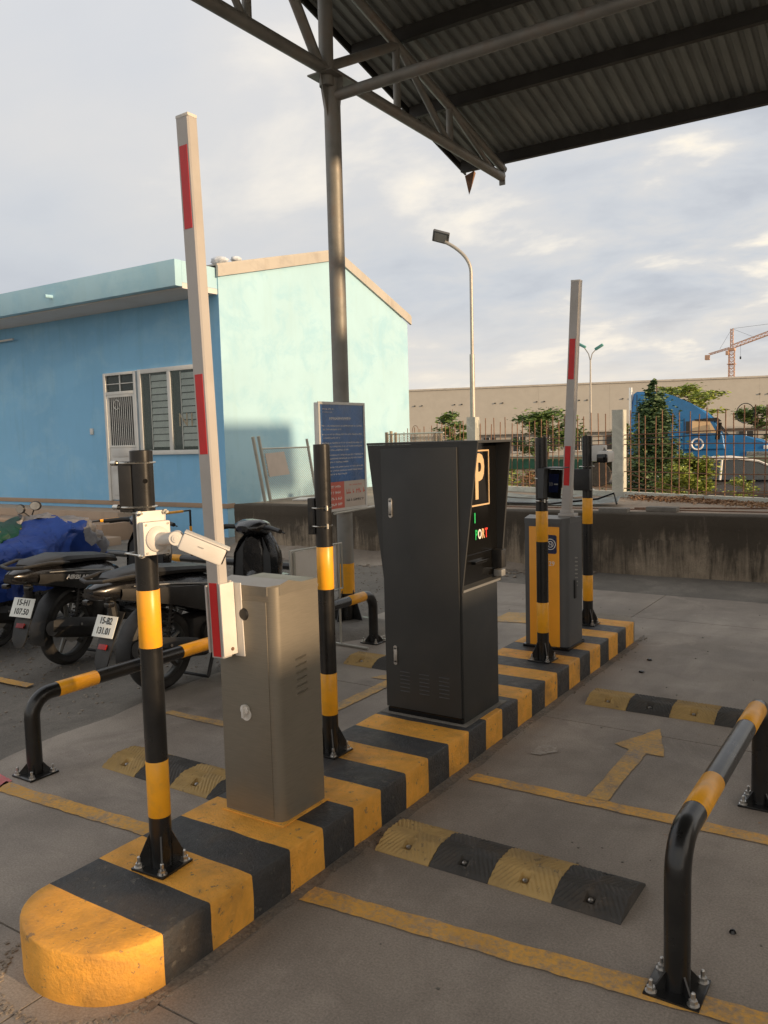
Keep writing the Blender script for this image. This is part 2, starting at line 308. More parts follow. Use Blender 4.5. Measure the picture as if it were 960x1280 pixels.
# ---------------------------------------------------------------- mesh helpers
class MB:
    def __init__(s): s.bm = bmesh.new(); s.mi = 0
    def face(s, vs, mi=None):
        try: f = s.bm.faces.new(vs); f.material_index = s.mi if mi is None else mi; return f
        except ValueError: return None
    def V(s, p): return s.bm.verts.new(p)
    def poly(s, pts, mi=None): return s.face([s.V(p) for p in pts], mi)
    def box(s, c, d, R=None, bev=0):
        r = bmesh.ops.create_cube(s.bm, size=1); vs = r['verts']
        bmesh.ops.scale(s.bm, vec=d, verts=vs)
        fs = {f for v in vs for f in v.link_faces}
        for f in fs: f.material_index = s.mi
        if bev:
            es = {e for v in vs for e in v.link_edges}
            r2 = bmesh.ops.bevel(s.bm, geom=list(es), offset=bev, segments=2, affect='EDGES', profile=.6)
            vs = list({v for f in r2['faces'] for v in f.verts} | {v for v in vs if v.is_valid})
        if R is not None: bmesh.ops.transform(s.bm, matrix=R.to_4x4() if len(R) == 3 else R, verts=vs)
        bmesh.ops.translate(s.bm, vec=c, verts=vs); return s
    def b(s, x0, x1, y0, y1, z0, z1, bev=0): return s.box(((x0+x1)/2, (y0+y1)/2, (z0+z1)/2), (abs(x1-x0), abs(y1-y0), abs(z1-z0)), None, bev)
    def loft(s, rings, closed=True, caps=True):
        vr = [[s.V(p) for p in r] for r in rings]; n = len(vr[0])
        for a, b in zip(vr, vr[1:]):
            for i in range(n if closed else n-1):
                s.face([a[i], a[(i+1) % n], b[(i+1) % n], b[i]])
        if caps and closed: s.face(vr[0][::-1]); s.face(vr[-1])
        return s
    def tube(s, pts, r, n=12, caps=True):
        pts = [Vector(p) for p in pts]; rings = []; up = None
        rs = r if isinstance(r, (list, tuple)) else [r]*len(pts)
        for i, p in enumerate(pts):
            if i == 0: d = pts[1]-p
            elif i == len(pts)-1: d = p-pts[-2]
            else: d = (pts[i+1]-p).normalized()+(p-pts[i-1]).normalized()
            d.normalize()
            if up is None: up = d.orthogonal().normalized()
            up = (up - d*up.dot(d)).normalized(); w = d.cross(up)
            rings.append([p+(up*math.cos(2*PI*k/n)+w*math.sin(2*PI*k/n))*rs[i] for k in range(n)])
        return s.loft(rings, True, caps)
    def lathe(s, prof, c=(0, 0, 0), n=20, axis='Z', caps=True):
        rings = []
        for r, h in prof:
            ring = []
            for k in range(n):
                a = 2*PI*k/n; x, y = r*math.cos(a), r*math.sin(a)
                ring.append(Vector(c)+Vector({'Z': (x, y, h), 'X': (h, x, y), 'Y': (x, h, y)}[axis]))
            rings.append(ring)
        return s.loft(rings, True, caps)
    def prism(s, poly, axis, a, b):
        def P(u, v, w): return {'X': (w, u, v), 'Y': (u, w, v), 'Z': (u, v, w)}[axis]
        return s.loft([[P(u, v, a) for u, v in poly], [P(u, v, b) for u, v in poly]])
    def tf(s, Mx): bmesh.ops.transform(s.bm, matrix=Mx, verts=s.bm.verts); return s
def wpos(o):
    p = Vector((0, 0, 0))
    while o is not None: p += o.location; o = o.parent
    return p
def fin(mb, name, mats, parent=None, ang=35, label=None, kind=None, normals=True):
    bm = mb.bm
    if normals: bmesh.ops.recalc_face_normals(bm, faces=bm.faces)
    if parent is not None: bmesh.ops.translate(bm, vec=-wpos(parent), verts=bm.verts)
    me = bpy.data.meshes.new(name); bm.to_mesh(me); bm.free()
    for q in (mats if isinstance(mats, (list, tuple)) else [mats]): me.materials.append(q)
    for p in me.polygons: p.use_smooth = True
    me.set_sharp_from_angle(angle=rad(ang))
    o = bpy.data.objects.new(name, me); COL.objects.link(o)
    if parent is not None: o.parent = parent
    if label: o['label'] = label
    if kind: o['kind'] = kind
    return o
def thing(name, label, cat, loc=(0, 0, 0), group=None):
    o = bpy.data.objects.new(name, None); COL.objects.link(o); o.location = loc; o.empty_display_size = .1
    o['label'] = label; o['category'] = cat
    if group: o['group'] = group
    return o
def tag(o, label, cat, group=None):
    o['label'] = label; o['category'] = cat
    if group: o['group'] = group
    return o
def copy_tree(o, parent=None):
    c = o.copy(); COL.objects.link(c); c.parent = parent
    for ch in list(o.children): copy_tree(ch, c)
    return c
def share(o, parent=None, loc=(0, 0, 0), rot=None):
    c = o.copy(); COL.objects.link(c); c.parent = parent; c.location = loc
    if rot is not None: c.rotation_euler = rot
    return c
def text(s, name, size, mat, parent, mx, ext=.001, align='CENTER', sx=1, font_sh=0, off=0):
    cu = bpy.data.curves.new('t', 'FONT'); cu.body = s; cu.size = size; cu.extrude = ext; cu.align_x = align; cu.align_y = 'CENTER'; cu.shear = font_sh; cu.offset = off; cu.resolution_u = 3
    ob = bpy.data.objects.new('t', cu); COL.objects.link(ob); bpy.context.view_layer.update()
    me = bpy.data.meshes.new_from_object(ob); bpy.data.objects.remove(ob)
    me.materials.clear(); me.materials.append(mat)
    me.transform(Matrix.Diagonal((sx, 1, 1, 1))); me.transform(mx)
    if parent is not None: me.transform(Matrix.Translation(-wpos(parent)))
    o = bpy.data.objects.new(name, me); COL.objects.link(o); o.parent = parent; return o
def frame(o, xd, yd):       # matrix whose x axis runs along the writing, y up the letters
    xd = Vector(xd).normalized(); yd = Vector(yd); yd = (yd-xd*yd.dot(xd)).normalized(); zd = xd.cross(yd)
    mx = Matrix((xd, yd, zd)).transposed().to_4x4(); mx.translation = Vector(o); return mx
def nz(p, s=1.0): return noise.noise(Vector(p)*s)
def struct(o): o['kind'] = 'structure'; return o

# ================================================================ SETTING: ground
q = MB(); q.poly([(-1500, -1200, -.45), (1500, -1200, -.45), (1500, 1500, -.45), (-1500, 1500, -.45)])
struct(fin(q, 'terrain', m_earth))
q = MB(); q.b(-40, 40, -30, 14.6, -.44, -.012); struct(fin(q, 'asphalt_ground', m_asph))
def edge_x(y): return -4.02-.30*min(1, max(0, (y-2.2)/3.0))**.6 + .05*nz((0, y, 0), 1.7) + .02*nz((3, y, 0), 7)
pav = thing('concrete_pavement', '', '', (0, 0, 0)); del pav['label']; del pav['category']; struct(pav)
ys = [-4.4, -1.4, 1.54, 4.46, 7.33, 8.45]
for i in range(5):
    y0, y1 = ys[i]+.004, ys[i+1]-.004
    pts = [(edge_x(y0+(y1-y0)*k/16), y0+(y1-y0)*k/16) for k in range(17)]
    q = MB(); q.prism(pts + [(-2.2, y1), (-2.2, y0)], 'Z', -.06, 0); fin(q, 'slab', m_conc, pav)
    q = MB(); q.b(-2.192, 1.3, y0, y1, -.06, 0); fin(q, 'slab', m_conc, pav)
    q = MB(); q.b(1.308, 8.5, y0, y1, -.06, 0); fin(q, 'slab', m_conc, pav)
q = MB(); q.b(-4.2, 8.4, -4.3, 8.4, -.05, -.006); fin(q, 'joint_filler', m_kdark if False else m_asph, pav)

def marking(name, poly, mat, z=.004, wob=.007):
    P = []
    for i, (x, y) in enumerate(poly):
        x2, y2 = poly[(i+1) % len(poly)]; n = max(1, int(math.hypot(x2-x, y2-y)/.02))
        for k in range(n):
            a, b_ = x+(x2-x)*k/n, y+(y2-y)*k/n
            P.append((a+wob*(nz((a, b_, 0), 9)+.7*nz((a, b_, 0), 31)), b_+wob*(nz((a, b_, 5), 9)+.7*nz((a, b_, 5), 31)), z))
    q = MB(); q.poly(P); o = fin(q, name, mat); return struct(o)
marking('painted_line', [(-1.86, 2.185), (.6, 2.41), (.6, 2.50), (-1.86, 2.285)], m_line)
marking('painted_line', [(-1.82, 3.425), (.7, 3.48), (.7, 3.565), (-1.82, 3.51)], m_line)
marking('painted_line', [(-3.74, 2.175), (-2.49, 2.245), (-2.49, 2.335), (-3.80, 2.265)], m_line)
marking('painted_line', [(-3.90, 3.375), (-2.5, 3.40), (-2.5, 3.475), (-3.90, 3.44)], m_line2)
marking('painted_line', [(-6.6, 3.24), (-5.18, 3.285), (-5.20, 3.36), (-6.6, 3.32)], m_line)
marking('painted_arrow', [(-1.262, 3.52), (-1.168, 3.52), (-1.178, 4.165), (-1.087, 4.17), (-1.213, 4.565), (-1.36, 4.225), (-1.272, 4.18)], m_line2)
marking('painted_arrow', [(-3.07, 3.93), (-2.98, 3.93), (-2.98, 4.62), (-2.86, 4.60), (-3.03, 4.98), (-3.2, 4.62), (-3.07, 4.63)], m_line2)
marking('painted_arrow', [(-3.26, 6.58), (-2.9, 6.66), (-2.9, 7.1), (-3.26, 7.0)], m_line2)
marking('painted_pink_patch', [(-3.95, 2.12), (-3.70, 2.08), (-3.78, 2.285), (-4.02, 2.33)], m_pink)
marking('chalk_smear', [(-1.70, 3.89), (-1.63, 3.88), (-1.57, 3.98), (-1.62, 4.05), (-1.70, 4.0)], m_chalk, .004, .02)

m_gut = worn_paint('gutter_grime', (.06, .05, .042), (CB, CD, CL), .30, .72)
P_ = [(-1.913, 1.5)]+[(-1.913, 6.7)]+[(-1.86+.035*nz((y*.1, 2, 0), 31)+.02*nz((y*.1, 5, 0), 90), y*.1) for y in range(66, 14, -1)]
marking('gutter_stain', P_, m_gut, .0022, .006)
# loose grit: along the kerb, on the asphalt, under the wall
def grit(name, spots, mat, size, seed):
    rnd = random.Random(seed); bm = bmesh.new()
    for (x, y, z) in spots:
        s = size*rnd.uniform(.4, 1.5)
        r = bmesh.ops.create_icosphere(bm, subdivisions=1, radius=s) if s > .012 else bmesh.ops.create_cube(bm, size=s*1.6)
        for v in r['verts']:
            v.co = Vector((v.co.x*rnd.uniform(.8, 1.5), v.co.y*rnd.uniform(.8, 1.4), v.co.z*.55))+Vector((x, y, z+s*.2))
    q = MB(); q.bm.free(); q.bm = bm; o = fin(q, name, mat, kind='stuff'); return o
r_ = random.Random(3)
grit('kerb_grit', [(-1.905+abs(r_.gauss(0, .022)), r_.uniform(1.7, 6.6), 0) for _ in range(900)] + [(-2.195+.3*math.cos(a)*k, 1.6+.3*math.sin(a)*k, 0) for a, k in ((r_.uniform(PI, 2*PI), 1+abs(r_.gauss(0, .06))) for _ in range(260))], m_rubble, .005, 1)
grit('asphalt_gravel', [(x, y, -.01) for x, y in ((r_.uniform(-9, -4.35), r_.uniform(2.2, 9)) for _ in range(2600))], m_rubble, .006, 2)
grit('wall_foot_rubble', [(x, 9.36+.04*(x+9)-abs(r_.gauss(0, .28)), -.01) for x in (r_.uniform(-8.9, -3.3) for _ in range(1500))], m_rubble, .020, 3)
grit('pavement_specks', [(r_.uniform(-3.9, .6), r_.uniform(1.3, 8), 0) for _ in range(150)], m_asph, .004, 4)
q = MB(); n = 60
for i in range(n):     # soft heap of rubble against the wall
    x0, x1 = -8.97+i*5.6/n, -8.97+(i+1)*5.6/n
    def hp(x, k): 
        y = 9.36+.04*(x+9); tp = min(1, max(0, (-3.45-x)/1.6)); w = (.55+.25*nz((x, 0, 0), 1.3))*tp+.01
        return (x, y-w*(1-k), -.011+tp*(.13+.05*nz((x, 3, 0), 1.6))*k**1.7+.012*nz((x, k*3, 0), 6))
    for j in range(5): q.poly([hp(x0, j/5), hp(x1, j/5), hp(x1, (j+1)/5), hp(x0, (j+1)/5)])
bmesh.ops.remove_doubles(q.bm, verts=q.bm.verts, dist=.0005)
struct(fin(q, 'rubble_berm', m_rubble))

# dark litter specks seen on the lane
for (x, y, s) in ((-1.62, 5.62, .022), (-1.66, 5.95, .02), (-.50, 2.77, .012), (-2.02, 3.2, .015)):
    q = MB(); q.lathe([(.001, 0), (s, .003), (s*.7, .012), (.001, .014)], (x, y, 0), 7)
    tag(fin(q, 'litter', m_kdark), 'tiny dark scrap lying on the concrete lane', 'litter', 'dark scraps on the lane')

# ================================================================ kerb island
XR, XL, KY0, KW, KH = -1.911, -2.480, 1.608, .2, .166
XM = (XR+XL)/2; KR = (XR-XL)/2
isl = thing('kerb_island', 'long raised concrete island striped yellow and black between the two lanes', 'traffic island', (XM, 4, 0))
def kj(p, a=.0035): 
    v = Vector(p); return v+Vector((nz(v, 6), nz(v+Vector((5, 1, 2)), 6), .6*nz(v+Vector((2, 7, 3)), 6)))*a + Vector((nz(v, 22), nz(v+Vector((9, 0, 0)), 22), 0))*.0016
prof = [(0, -.02), (0, .04), (0, .08), (0, .12), (0, KH-.008), (.002, KH-.003), (.007, KH)]
def stripe_bound(i, x): return KY0+KW*i + .006*nz((x*3, i*3.7, 0), 2) + (.004*nz((x, i, 1), 9))
NS = 24
for i in range(NS):
    q = MB(); rows = []
    for k in range(5):
        ring = []
        for (dx, z) in prof: ring.append((XR-dx, z))
        for j in range(1, 8): ring.append((XR-.007+(XL-XR+.014)*j/8, KH))
        for (dx, z) in prof[::-1]: ring.append((XL+dx, z))
        row = []
        for (x, z) in ring:
            ya, yb = stripe_bound(i, x+z), stripe_bound(i+1, x+z)
            if i == 0: ya = KY0
            if i == NS-1: yb = KY0+KW*NS
            row.append(kj((x, ya+(yb-ya)*k/4, z)))
        rows.append(row)
    q.loft(rows, False, False)
    fin(q, 'painted_stripe', m_kb if i % 2 == 0 else m_ky, isl, 50)
NF = .80
def kend(cy, sgn, mat, name):
    q = MB(); n = 28; cols = []
    for k in range(n+1):
        a = PI*k/n
        col = [kj((XM+(KR-dx)*math.cos(a), cy-sgn*(KR-dx)*math.sin(a)*NF, z)) for dx, z in prof]
        for f in (.75, .5, .25, 0): col.append(kj((XM+(KR-.007)*f*math.cos(a), cy-sgn*(KR-.007)*f*math.sin(a)*NF, KH)))
        cols.append(col)
    q.loft(cols, False, False); bmesh.ops.remove_doubles(q.bm, verts=q.bm.verts, dist=.0004)
    return fin(q, name, mat, isl, 50)
kend(KY0, 1, m_ky, 'rounded_end')
kend(KY0+KW*NS, -1, m_kend, 'rounded_end')

# ================================================================ bollards
def bolt(mbx, x, y, z, h=.035):
    mbx.lathe([(.0065, 0), (.0065, h), (.004, h+.003)], (x, y, z), 8); mbx.lathe([(.013, .002), (.013, .015)], (x, y, z), 6); mbx.lathe([(.018, 0), (.018, .002)], (x, y, z), 12)
def base_plate(t, c=(0, 0, 0), w=.15, gus=True):
    x, y, z = c
    q = MB(); q.box((x, y, z+.005), (w, w, .009), None, .002); fin(q, 'base_plate', m_black, t)
    for sx in (-1, 1):
        for sy in (-1, 1):
            q = MB(); bolt(q, x+sx*(w/2-.02), y+sy*(w/2-.02), z+.009); fin(q, 'bolt', m_bolt, t)
    if gus:
        for k in range(4):
            a = k*PI/2+PI/4; d = Vector((math.cos(a), math.sin(a), 0)); nn = Vector((-d.y, d.x, 0))*.003
            p = [Vector(c)+d*.036+Vector((0, 0, .009)), Vector(c)+d*.092+Vector((0, 0, .009)), Vector(c)+d*.088+Vector((0, 0, .02)), Vector(c)+d*.036+Vector((0, 0, .13))]
            q = MB(); q.loft([[v-nn for v in p], [v+nn for v in p]]); fin(q, 'gusset', m_black, t)
def bollard():
    t = thing('bollard', '', 'bollard', (0, 0, 0), 'striped steel bollards on the island')
    base_plate(t)
    q = MB(); q.lathe([(.0385, .009), (.0385, 1.466), (.0355, 1.468), (.0355, 1.36), (.0005, 1.35)], (0, 0, 0), 32); fin(q, 'pole', m_black, t)
    for za, zb in ((.19, .388), (.792, .99)):
        q = MB(); q.lathe([(.0386, za-.001), (.0393, za), (.0393, zb), (.0386, zb+.001)], (0, 0, 0), 32, 'Z', False); fin(q, 'yellow_band', m_band, t)
    return t
b0 = bollard()
BP = [(-2.231, 1.891, 'nearest striped bollard, on the near end of the island, carrying a bullet camera'),
      (-2.353, 3.046, 'striped bollard between the steel barrier cabinet and the black kiosk'),
      (-2.101, 5.04, 'striped bollard in front of the orange cabinet, carrying a small card reader'),
      (-2.2, 6.18, 'farthest striped bollard, behind the orange cabinet, carrying a white camera')]
bols = []
for i, (x, y, lb) in enumerate(BP):
    o = b0 if i == 0 else copy_tree(b0); o.location = (x, y, KH); o['label'] = lb; bols.append(o)
bols[0].rotation_euler.z = rad(4); bols[2].rotation_euler.z = rad(-3)
def ring_clamp(t, c, r, z, tail=None, name='hose_clamp'):
    q = MB(); n = 28
    pts = [(c[0]+r*math.cos(2*PI*k/n), c[1]+r*math.sin(2*PI*k/n), z) for k in range(n+1)]
    q.tube(pts, .0032, 6)
    if tail: q.lathe([(.006, 0), (.006, .022)], (tail[0], tail[1], z-.011), 8)
    fin(q, name, m_clamp, t)
# black sensor box strapped on the left of the first bollard
BA = Vector((-2.231, 1.891, 0)); vl = Vector((-.80, -.60, 0)).normalized()
t = thing('sensor_box', 'black box strapped with two wire clamps to the top of the nearest bollard', 'sensor', tuple(BA+vl*.06+Vector((0, 0, 1.44))), )
q = MB(); q.box(BA+vl*.052+Vector((0, 0, 1.512)), (.045, .055, .17), Matrix.Rotation(math.atan2(vl.y, vl.x), 3, 'Z'), .006); fin(q, 'case', m_bikem, t)
for z in (1.592, 1.443):
    q = MB(); n = 30; c = BA+vl*.018
    pts = []
    for k in range(n+1):
        a = 2*PI*k/n; d = Vector((math.cos(a), math.sin(a), 0)); s = d.dot(vl)
        pts.append(c+d*.042+vl*(.020*s)+Vector((0, 0, z)))
    q.tube(pts, .0034, 6); q.lathe([(.009, -.012), (.009, .012)], tuple(c+vl*.07+Vector((0, -.004, z))), 10, 'X'); fin(q, 'wire_clamp', m_clamp, t)
q = MB(); q.lathe([(.0075, 0), (.0075, .002)], (BA.x+.0375*math.cos(rad(-38)), BA.y+.0375*math.sin(rad(-38)), 1.535), 14, 'X'); 
q2 = MB(); q.bm.free(); q2.lathe([(.008, -.001), (.008, .0015)], (0, 0, 0), 14, 'X'); q2.tf(Matrix.Translation((BA.x+.0383*math.cos(rad(-30)), BA.y+.0383*math.sin(rad(-30)), 1.53)) @ Matrix.Rotation(rad(-30), 4, 'Z')); 
q2.tf(Matrix.Translation(-BA-Vector((0, 0, KH)))); oo = fin(q2, 'drilled_hole', m_kdark); oo.parent = bols[0]

# bullet camera on the first bollard
t = thing('security_camera', 'cream bullet camera on a square bracket clamped to the nearest bollard', 'camera', (BA.x+.05, BA.y, 1.33))
Rz = Matrix.Rotation(rad(-12), 4, 'Z'); T0 = Matrix.Translation((BA.x, BA.y, 0)) @ Rz
q = MB(); q.box((.051, -.004, 1.355), (.006, .105, .150), None, .001)
q.box((.046, .048, 1.355), (.016, .004, .150)); q.tf(T0); fin(q, 'mounting_plate', m_cream, t)
q = MB(); q.box((.068, -.002, 1.340), (.036, .100, .112), None, .004); q.tf(T0); fin(q, 'junction_box', m_cream, t)
for sy in (-1, 1):
    for sz in (-1, 1):
        q = MB(); q.lathe([(.004, 0), (.004, .003)], (.086, -.002+sy*.04, 1.340+sz*.047), 8, 'X'); q.tf(T0); fin(q, 'screw', m_clamp, t)
q = MB(); q.lathe([(.043, 0), (.043, .006), (.036, .012), (.020, .02)], (.086, -.002, 1.338), 28, 'X'); q.tf(T0); fin(q, 'base_disc', m_cream, t)
for z in (1.425, 1.283):
    q = MB(); q.tube([(-.047, -.05, z), (.055, -.05, z)], .0035, 6); q.tube([(-.047, .045, z), (.055, .045, z)], .0035, 6); q.tube([(-.045, -.055, z), (-.045, .05, z)], .003, 6)
    q.lathe([(.009, .054), (.009, .064)], (0, -.05, z), 6, 'X'); q.lathe([(.009, .054), (.009, .064)], (0, .045, z), 6, 'X')
    q.lathe([(.005, .064), (.005, .078)], (0, -.05, z), 6, 'X'); q.lathe([(.005, .064), (.005, .078)], (0, .045, z), 6, 'X'); q.tf(T0); fin(q, 'clamp_bolt', m_clamp, t)
arm0 = T0 @ Vector((.10, -.002, 1.338)); k1 = arm0+Vector((.068, .012, .006))
q = MB(); q.tube([arm0-Vector((.015, 0, 0)), arm0+Vector((.03, .002, .001)), k1], [.024, .021, .022], 20); fin(q, 'bracket_arm', m_cream, t)
dv = Vector((.66, .60, -.42)).normalized()
side = dv.cross(Vector((0, 0, 1))).normalized()
q = MB(); q.tube([k1-side*.022, k1+side*.026], .023, 22); q.tube([k1+side*.026, k1+side*.030], .013, 14); q.tube([k1+side*.030, k1+side*.032], .007, 10); fin(q, 'swivel_joint', m_cream, t)
upv = side.cross(dv).normalized(); c0 = k1+dv*.012
mx = Matrix((dv, side, upv)).transposed().to_4x4(); mx.translation = k1
q = MB(); q.box((.092, .0, .0), (.150, .068, .060), None, .010); q.tf(mx); fin(q, 'camera_body', m_cream, t)
q = MB(); q.box((.1685, 0, .0), (.004, .054, .046), None, .002); q.tf(mx); fin(q, 'front_glass', m_lens, t)
q = MB(); q.box((.096, 0, .0315), (.157, .072, .005), None, .002); q.tf(mx); fin(q, 'sun_shield', m_cream, t)
q = MB(); q.box((.03, .001, -.006), (.04, .05, .04), None, .008); q.tf(mx); fin(q, 'rear_housing', m_cream, t)
o = text('•••••', 'small_lettering', .012, m_topgrey, t, mx @ frame((.085, .0348, .004), (-1, 0, 0), (0, 0, 1)))

# small box clamped behind the second bollard
BB = Vector((-2.353, 3.046, 0)); vb = Vector((-.75, -.25, 0)).normalized()
t = thing('sensor_box', 'slim black sensor box held by thin wires on the left of the second bollard', 'sensor', tuple(BB+vb*.055+Vector((0, 0, 1.2))))
q = MB(); q.box(BB+vb*.052+Vector((0, 0, 1.30)), (.035, .05, .17), Matrix.Rotation(math.atan2(vb.y, vb.x), 3, 'Z'), .004); fin(q, 'case', m_bikem, t)
for z in (1.34, 1.255):
    ring_clamp(t, (BB.x+vb.x*.008, BB.y+vb.y*.008), .047, z, (BB.x+.04, BB.y-.025))
# reader on third bollard
BC = Vector((-2.101, 5.04, 0))
t = thing('card_reader', 'grey hooded card reader with a dark blue screen on the bollard before the orange cabinet', 'card reader', (BC.x+.06, BC.y-.03, 1.24))
q = MB(); q.prism([(-2.098, 1.245), (-2.098, 1.435), (-2.052, 1.437), (-2.062, 1.245)], 'Y', 4.965, 5.075); fin(q, 'housing', m_greycab, t)
q = MB(); q.prism([(-2.052, 1.437), (-2.052, 1.443), (-1.94, 1.44), (-1.945, 1.433)], 'Y', 4.96, 5.12); fin(q, 'hood', m_greycab, t)
q = MB(); q.prism([(-2.058, 1.245), (-2.055, 1.43), (-1.955, 1.425), (-1.975, 1.24)], 'Y', 5.03, 5.05); fin(q, 'reader_face', m_kdark, t)
q = MB(); q.prism([(-2.045, 1.28), (-2.043, 1.40), (-1.975, 1.398), (-1.985, 1.28)], 'Y', 5.022, 5.029); fin(q, 'screen', m_screen, t)
text('))) ▬', 'screen_mark', .026, m_topgrey, t, frame((-2.012, 5.0215, 1.335), (1, 0, 0), (0, 0, 1)))
for z in (1.37, 1.225): ring_clamp(t, (BC.x, BC.y), .041, z, (BC.x+.035, BC.y-.032))
# fourth bollard: black box and white camera
BD = Vector((-2.2, 6.18, 0))
t = thing('sensor_box', 'square black box clamped round the farthest bollard below its camera', 'sensor', (BD.x-.05, BD.y, 1.22))
q = MB(); q.box((BD.x-.02, BD.y-.055, 1.30), (.125, .05, .165), None, .005); fin(q, 'case', m_bikem, t)
for z in (1.40, 1.222): ring_clamp(t, (BD.x, BD.y-.01), .055, z)
t = thing('security_camera', 'white camera with a square black lens on a side bracket of the farthest bollard', 'camera', (BD.x+.1, BD.y, 1.44))
q = MB(); q.box((BD.x+.085, BD.y+.03, 1.50), (.09, .10, .12), None, .006); fin(q, 'junction_box', m_cream, t)
q = MB(); q.box((BD.x+.165, BD.y-.06, 1.475), (.085, .16, .085), None, .018); fin(q, 'camera_body', m_cream, t)
q = MB(); q.box((BD.x+.165, BD.y-.142, 1.465), (.08, .01, .062), None, .01); fin(q, 'front_glass', m_lens, t)
q = MB(); q.tube([(BD.x+.035, BD.y, 1.545), (BD.x+.12, BD.y+.01, 1.545)], .005, 6); q.tube([(BD.x+.12, BD.y+.01, 1.545), (BD.x+.16, BD.y-.02, 1.50)], .008, 6); fin(q, 'bracket_arm', m_topgrey, t)

# ================================================================ guard rails
def urail(name_label, x, ya, yb, bands, h=.432, r=.0385, bend=.11, grp='bent tube guard rails beside the lanes'):
    t = thing('guard_rail', name_label, 'guard rail', (x, (ya+yb)/2, 0), grp)
    zc = h-r; pts = [(x, ya, .01), (x, ya, .2), (x, ya, zc-bend)]
    for k in range(1, 8): a = PI/2*k/8; pts.append((x, ya+bend*(1-math.cos(a)), zc-bend+bend*math.sin(a)))
    pts.append((x, ya+bend, zc)); 
    pts.append((x, yb-bend, zc))
    for k in range(1, 8): a = PI/2*(1-k/8); pts.append((x, yb-bend*(1-math.cos(a)), zc-bend+bend*math.sin(a)))
    pts += [(x, yb, zc-bend), (x, yb, .01)]
    q = MB(); q.tube(pts, r, 24); fin(q, 'tube', m_black, t)
    for a, b_ in bands:
        q = MB(); q.lathe([(r+.0003, a-.001), (r+.001, a), (r+.001, b_), (r+.0003, b_+.001)], (x, 0, zc), 24, 'Y', False); fin(q, 'yellow_band', m_band, t)
    base_plate(t, (x, ya, 0), .16, False); base_plate(t, (x, yb, 0), .16, False)
    for yy, s in ((ya, -1), (yb, -1)):
        for k in range(4):
            a = k*PI/2+PI/4; d = Vector((math.cos(a), math.sin(a), 0)); nn = Vector((-d.y, d.x, 0))*.003; c = Vector((x, yy, 0))
            p = [c+d*.036+Vector((0, 0, .009)), c+d*.085+Vector((0, 0, .009)), c+d*.036+Vector((0, 0, .065))]
            q = MB(); q.loft([[v-nn for v in p], [v+nn for v in p]]); fin(q, 'gusset', m_black, t)
    return t
urail('long bent tube rail with yellow bands between the parked motorcycles and the left lane', -3.75, 2.40, 5.47, [(2.55, 2.79), (3.40, 3.64), (4.3, 4.53), (5.13, 5.34)], .44)
urail('bent tube rail with yellow bands bolted down at the right edge of the lane', -.585, 2.395, 3.84, [(2.60, 2.86), (3.46, 3.72)], .50)
urail('second bent tube rail starting just behind the near right one', -.56, 4.12, 5.6, [(4.33, 4.6), (5.2, 5.44)], .50)
# rail across in front of the wall foot (wheel stop) and the thin hand rail by the porch
t = thing('wheel_stop_rail', 'low black and yellow tube rail running behind the parked motorcycles', 'guard rail', (-6.8, 6.3, 0))
q = MB(); q.tube([(-8.5, 6.26, 0), (-8.5, 6.26, .34), (-8.4, 6.26, .40), (-5.2, 6.34, .40), (-5.1, 6.34, .34), (-5.1, 6.34, 0)], .038, 16); fin(q, 'tube', m_black, t)
for a, b_ in ((-8.35, -8.1), (-7.15, -6.85), (-6.0, -5.75)):
    q = MB(); q.tube([(a, 6.26+.08*(a+8.4)/3.2, .40), (b_, 6.26+.08*(b_+8.4)/3.2, .40)], .0392, 16, False); fin(q, 'yellow_band', m_band, t)
t = thing('hand_rail', 'thin black and yellow striped hand rail by the house porch', 'hand rail', (-7.0, 5.8, 0))
q = MB(); q.tube([(-7.01, 6.6, 0), (-7.01, 6.6, .9), (-7.0, 3.4, .9), (-7.0, 3.4, 0)], .014, 10); fin(q, 'tube', m_black, t)
for k in range(7):
    a = 3.6+k*.44; q = MB(); q.tube([(-7.0, a, .9), (-7.0, a+.24, .9)], .0152, 10, False); fin(q, 'yellow_band', m_band, t)
q = MB(); q.tube([(-7.01, 6.6, .45), (-7.01, 6.6, .72)], .0152, 10, False); fin(q, 'yellow_band', m_band, t)

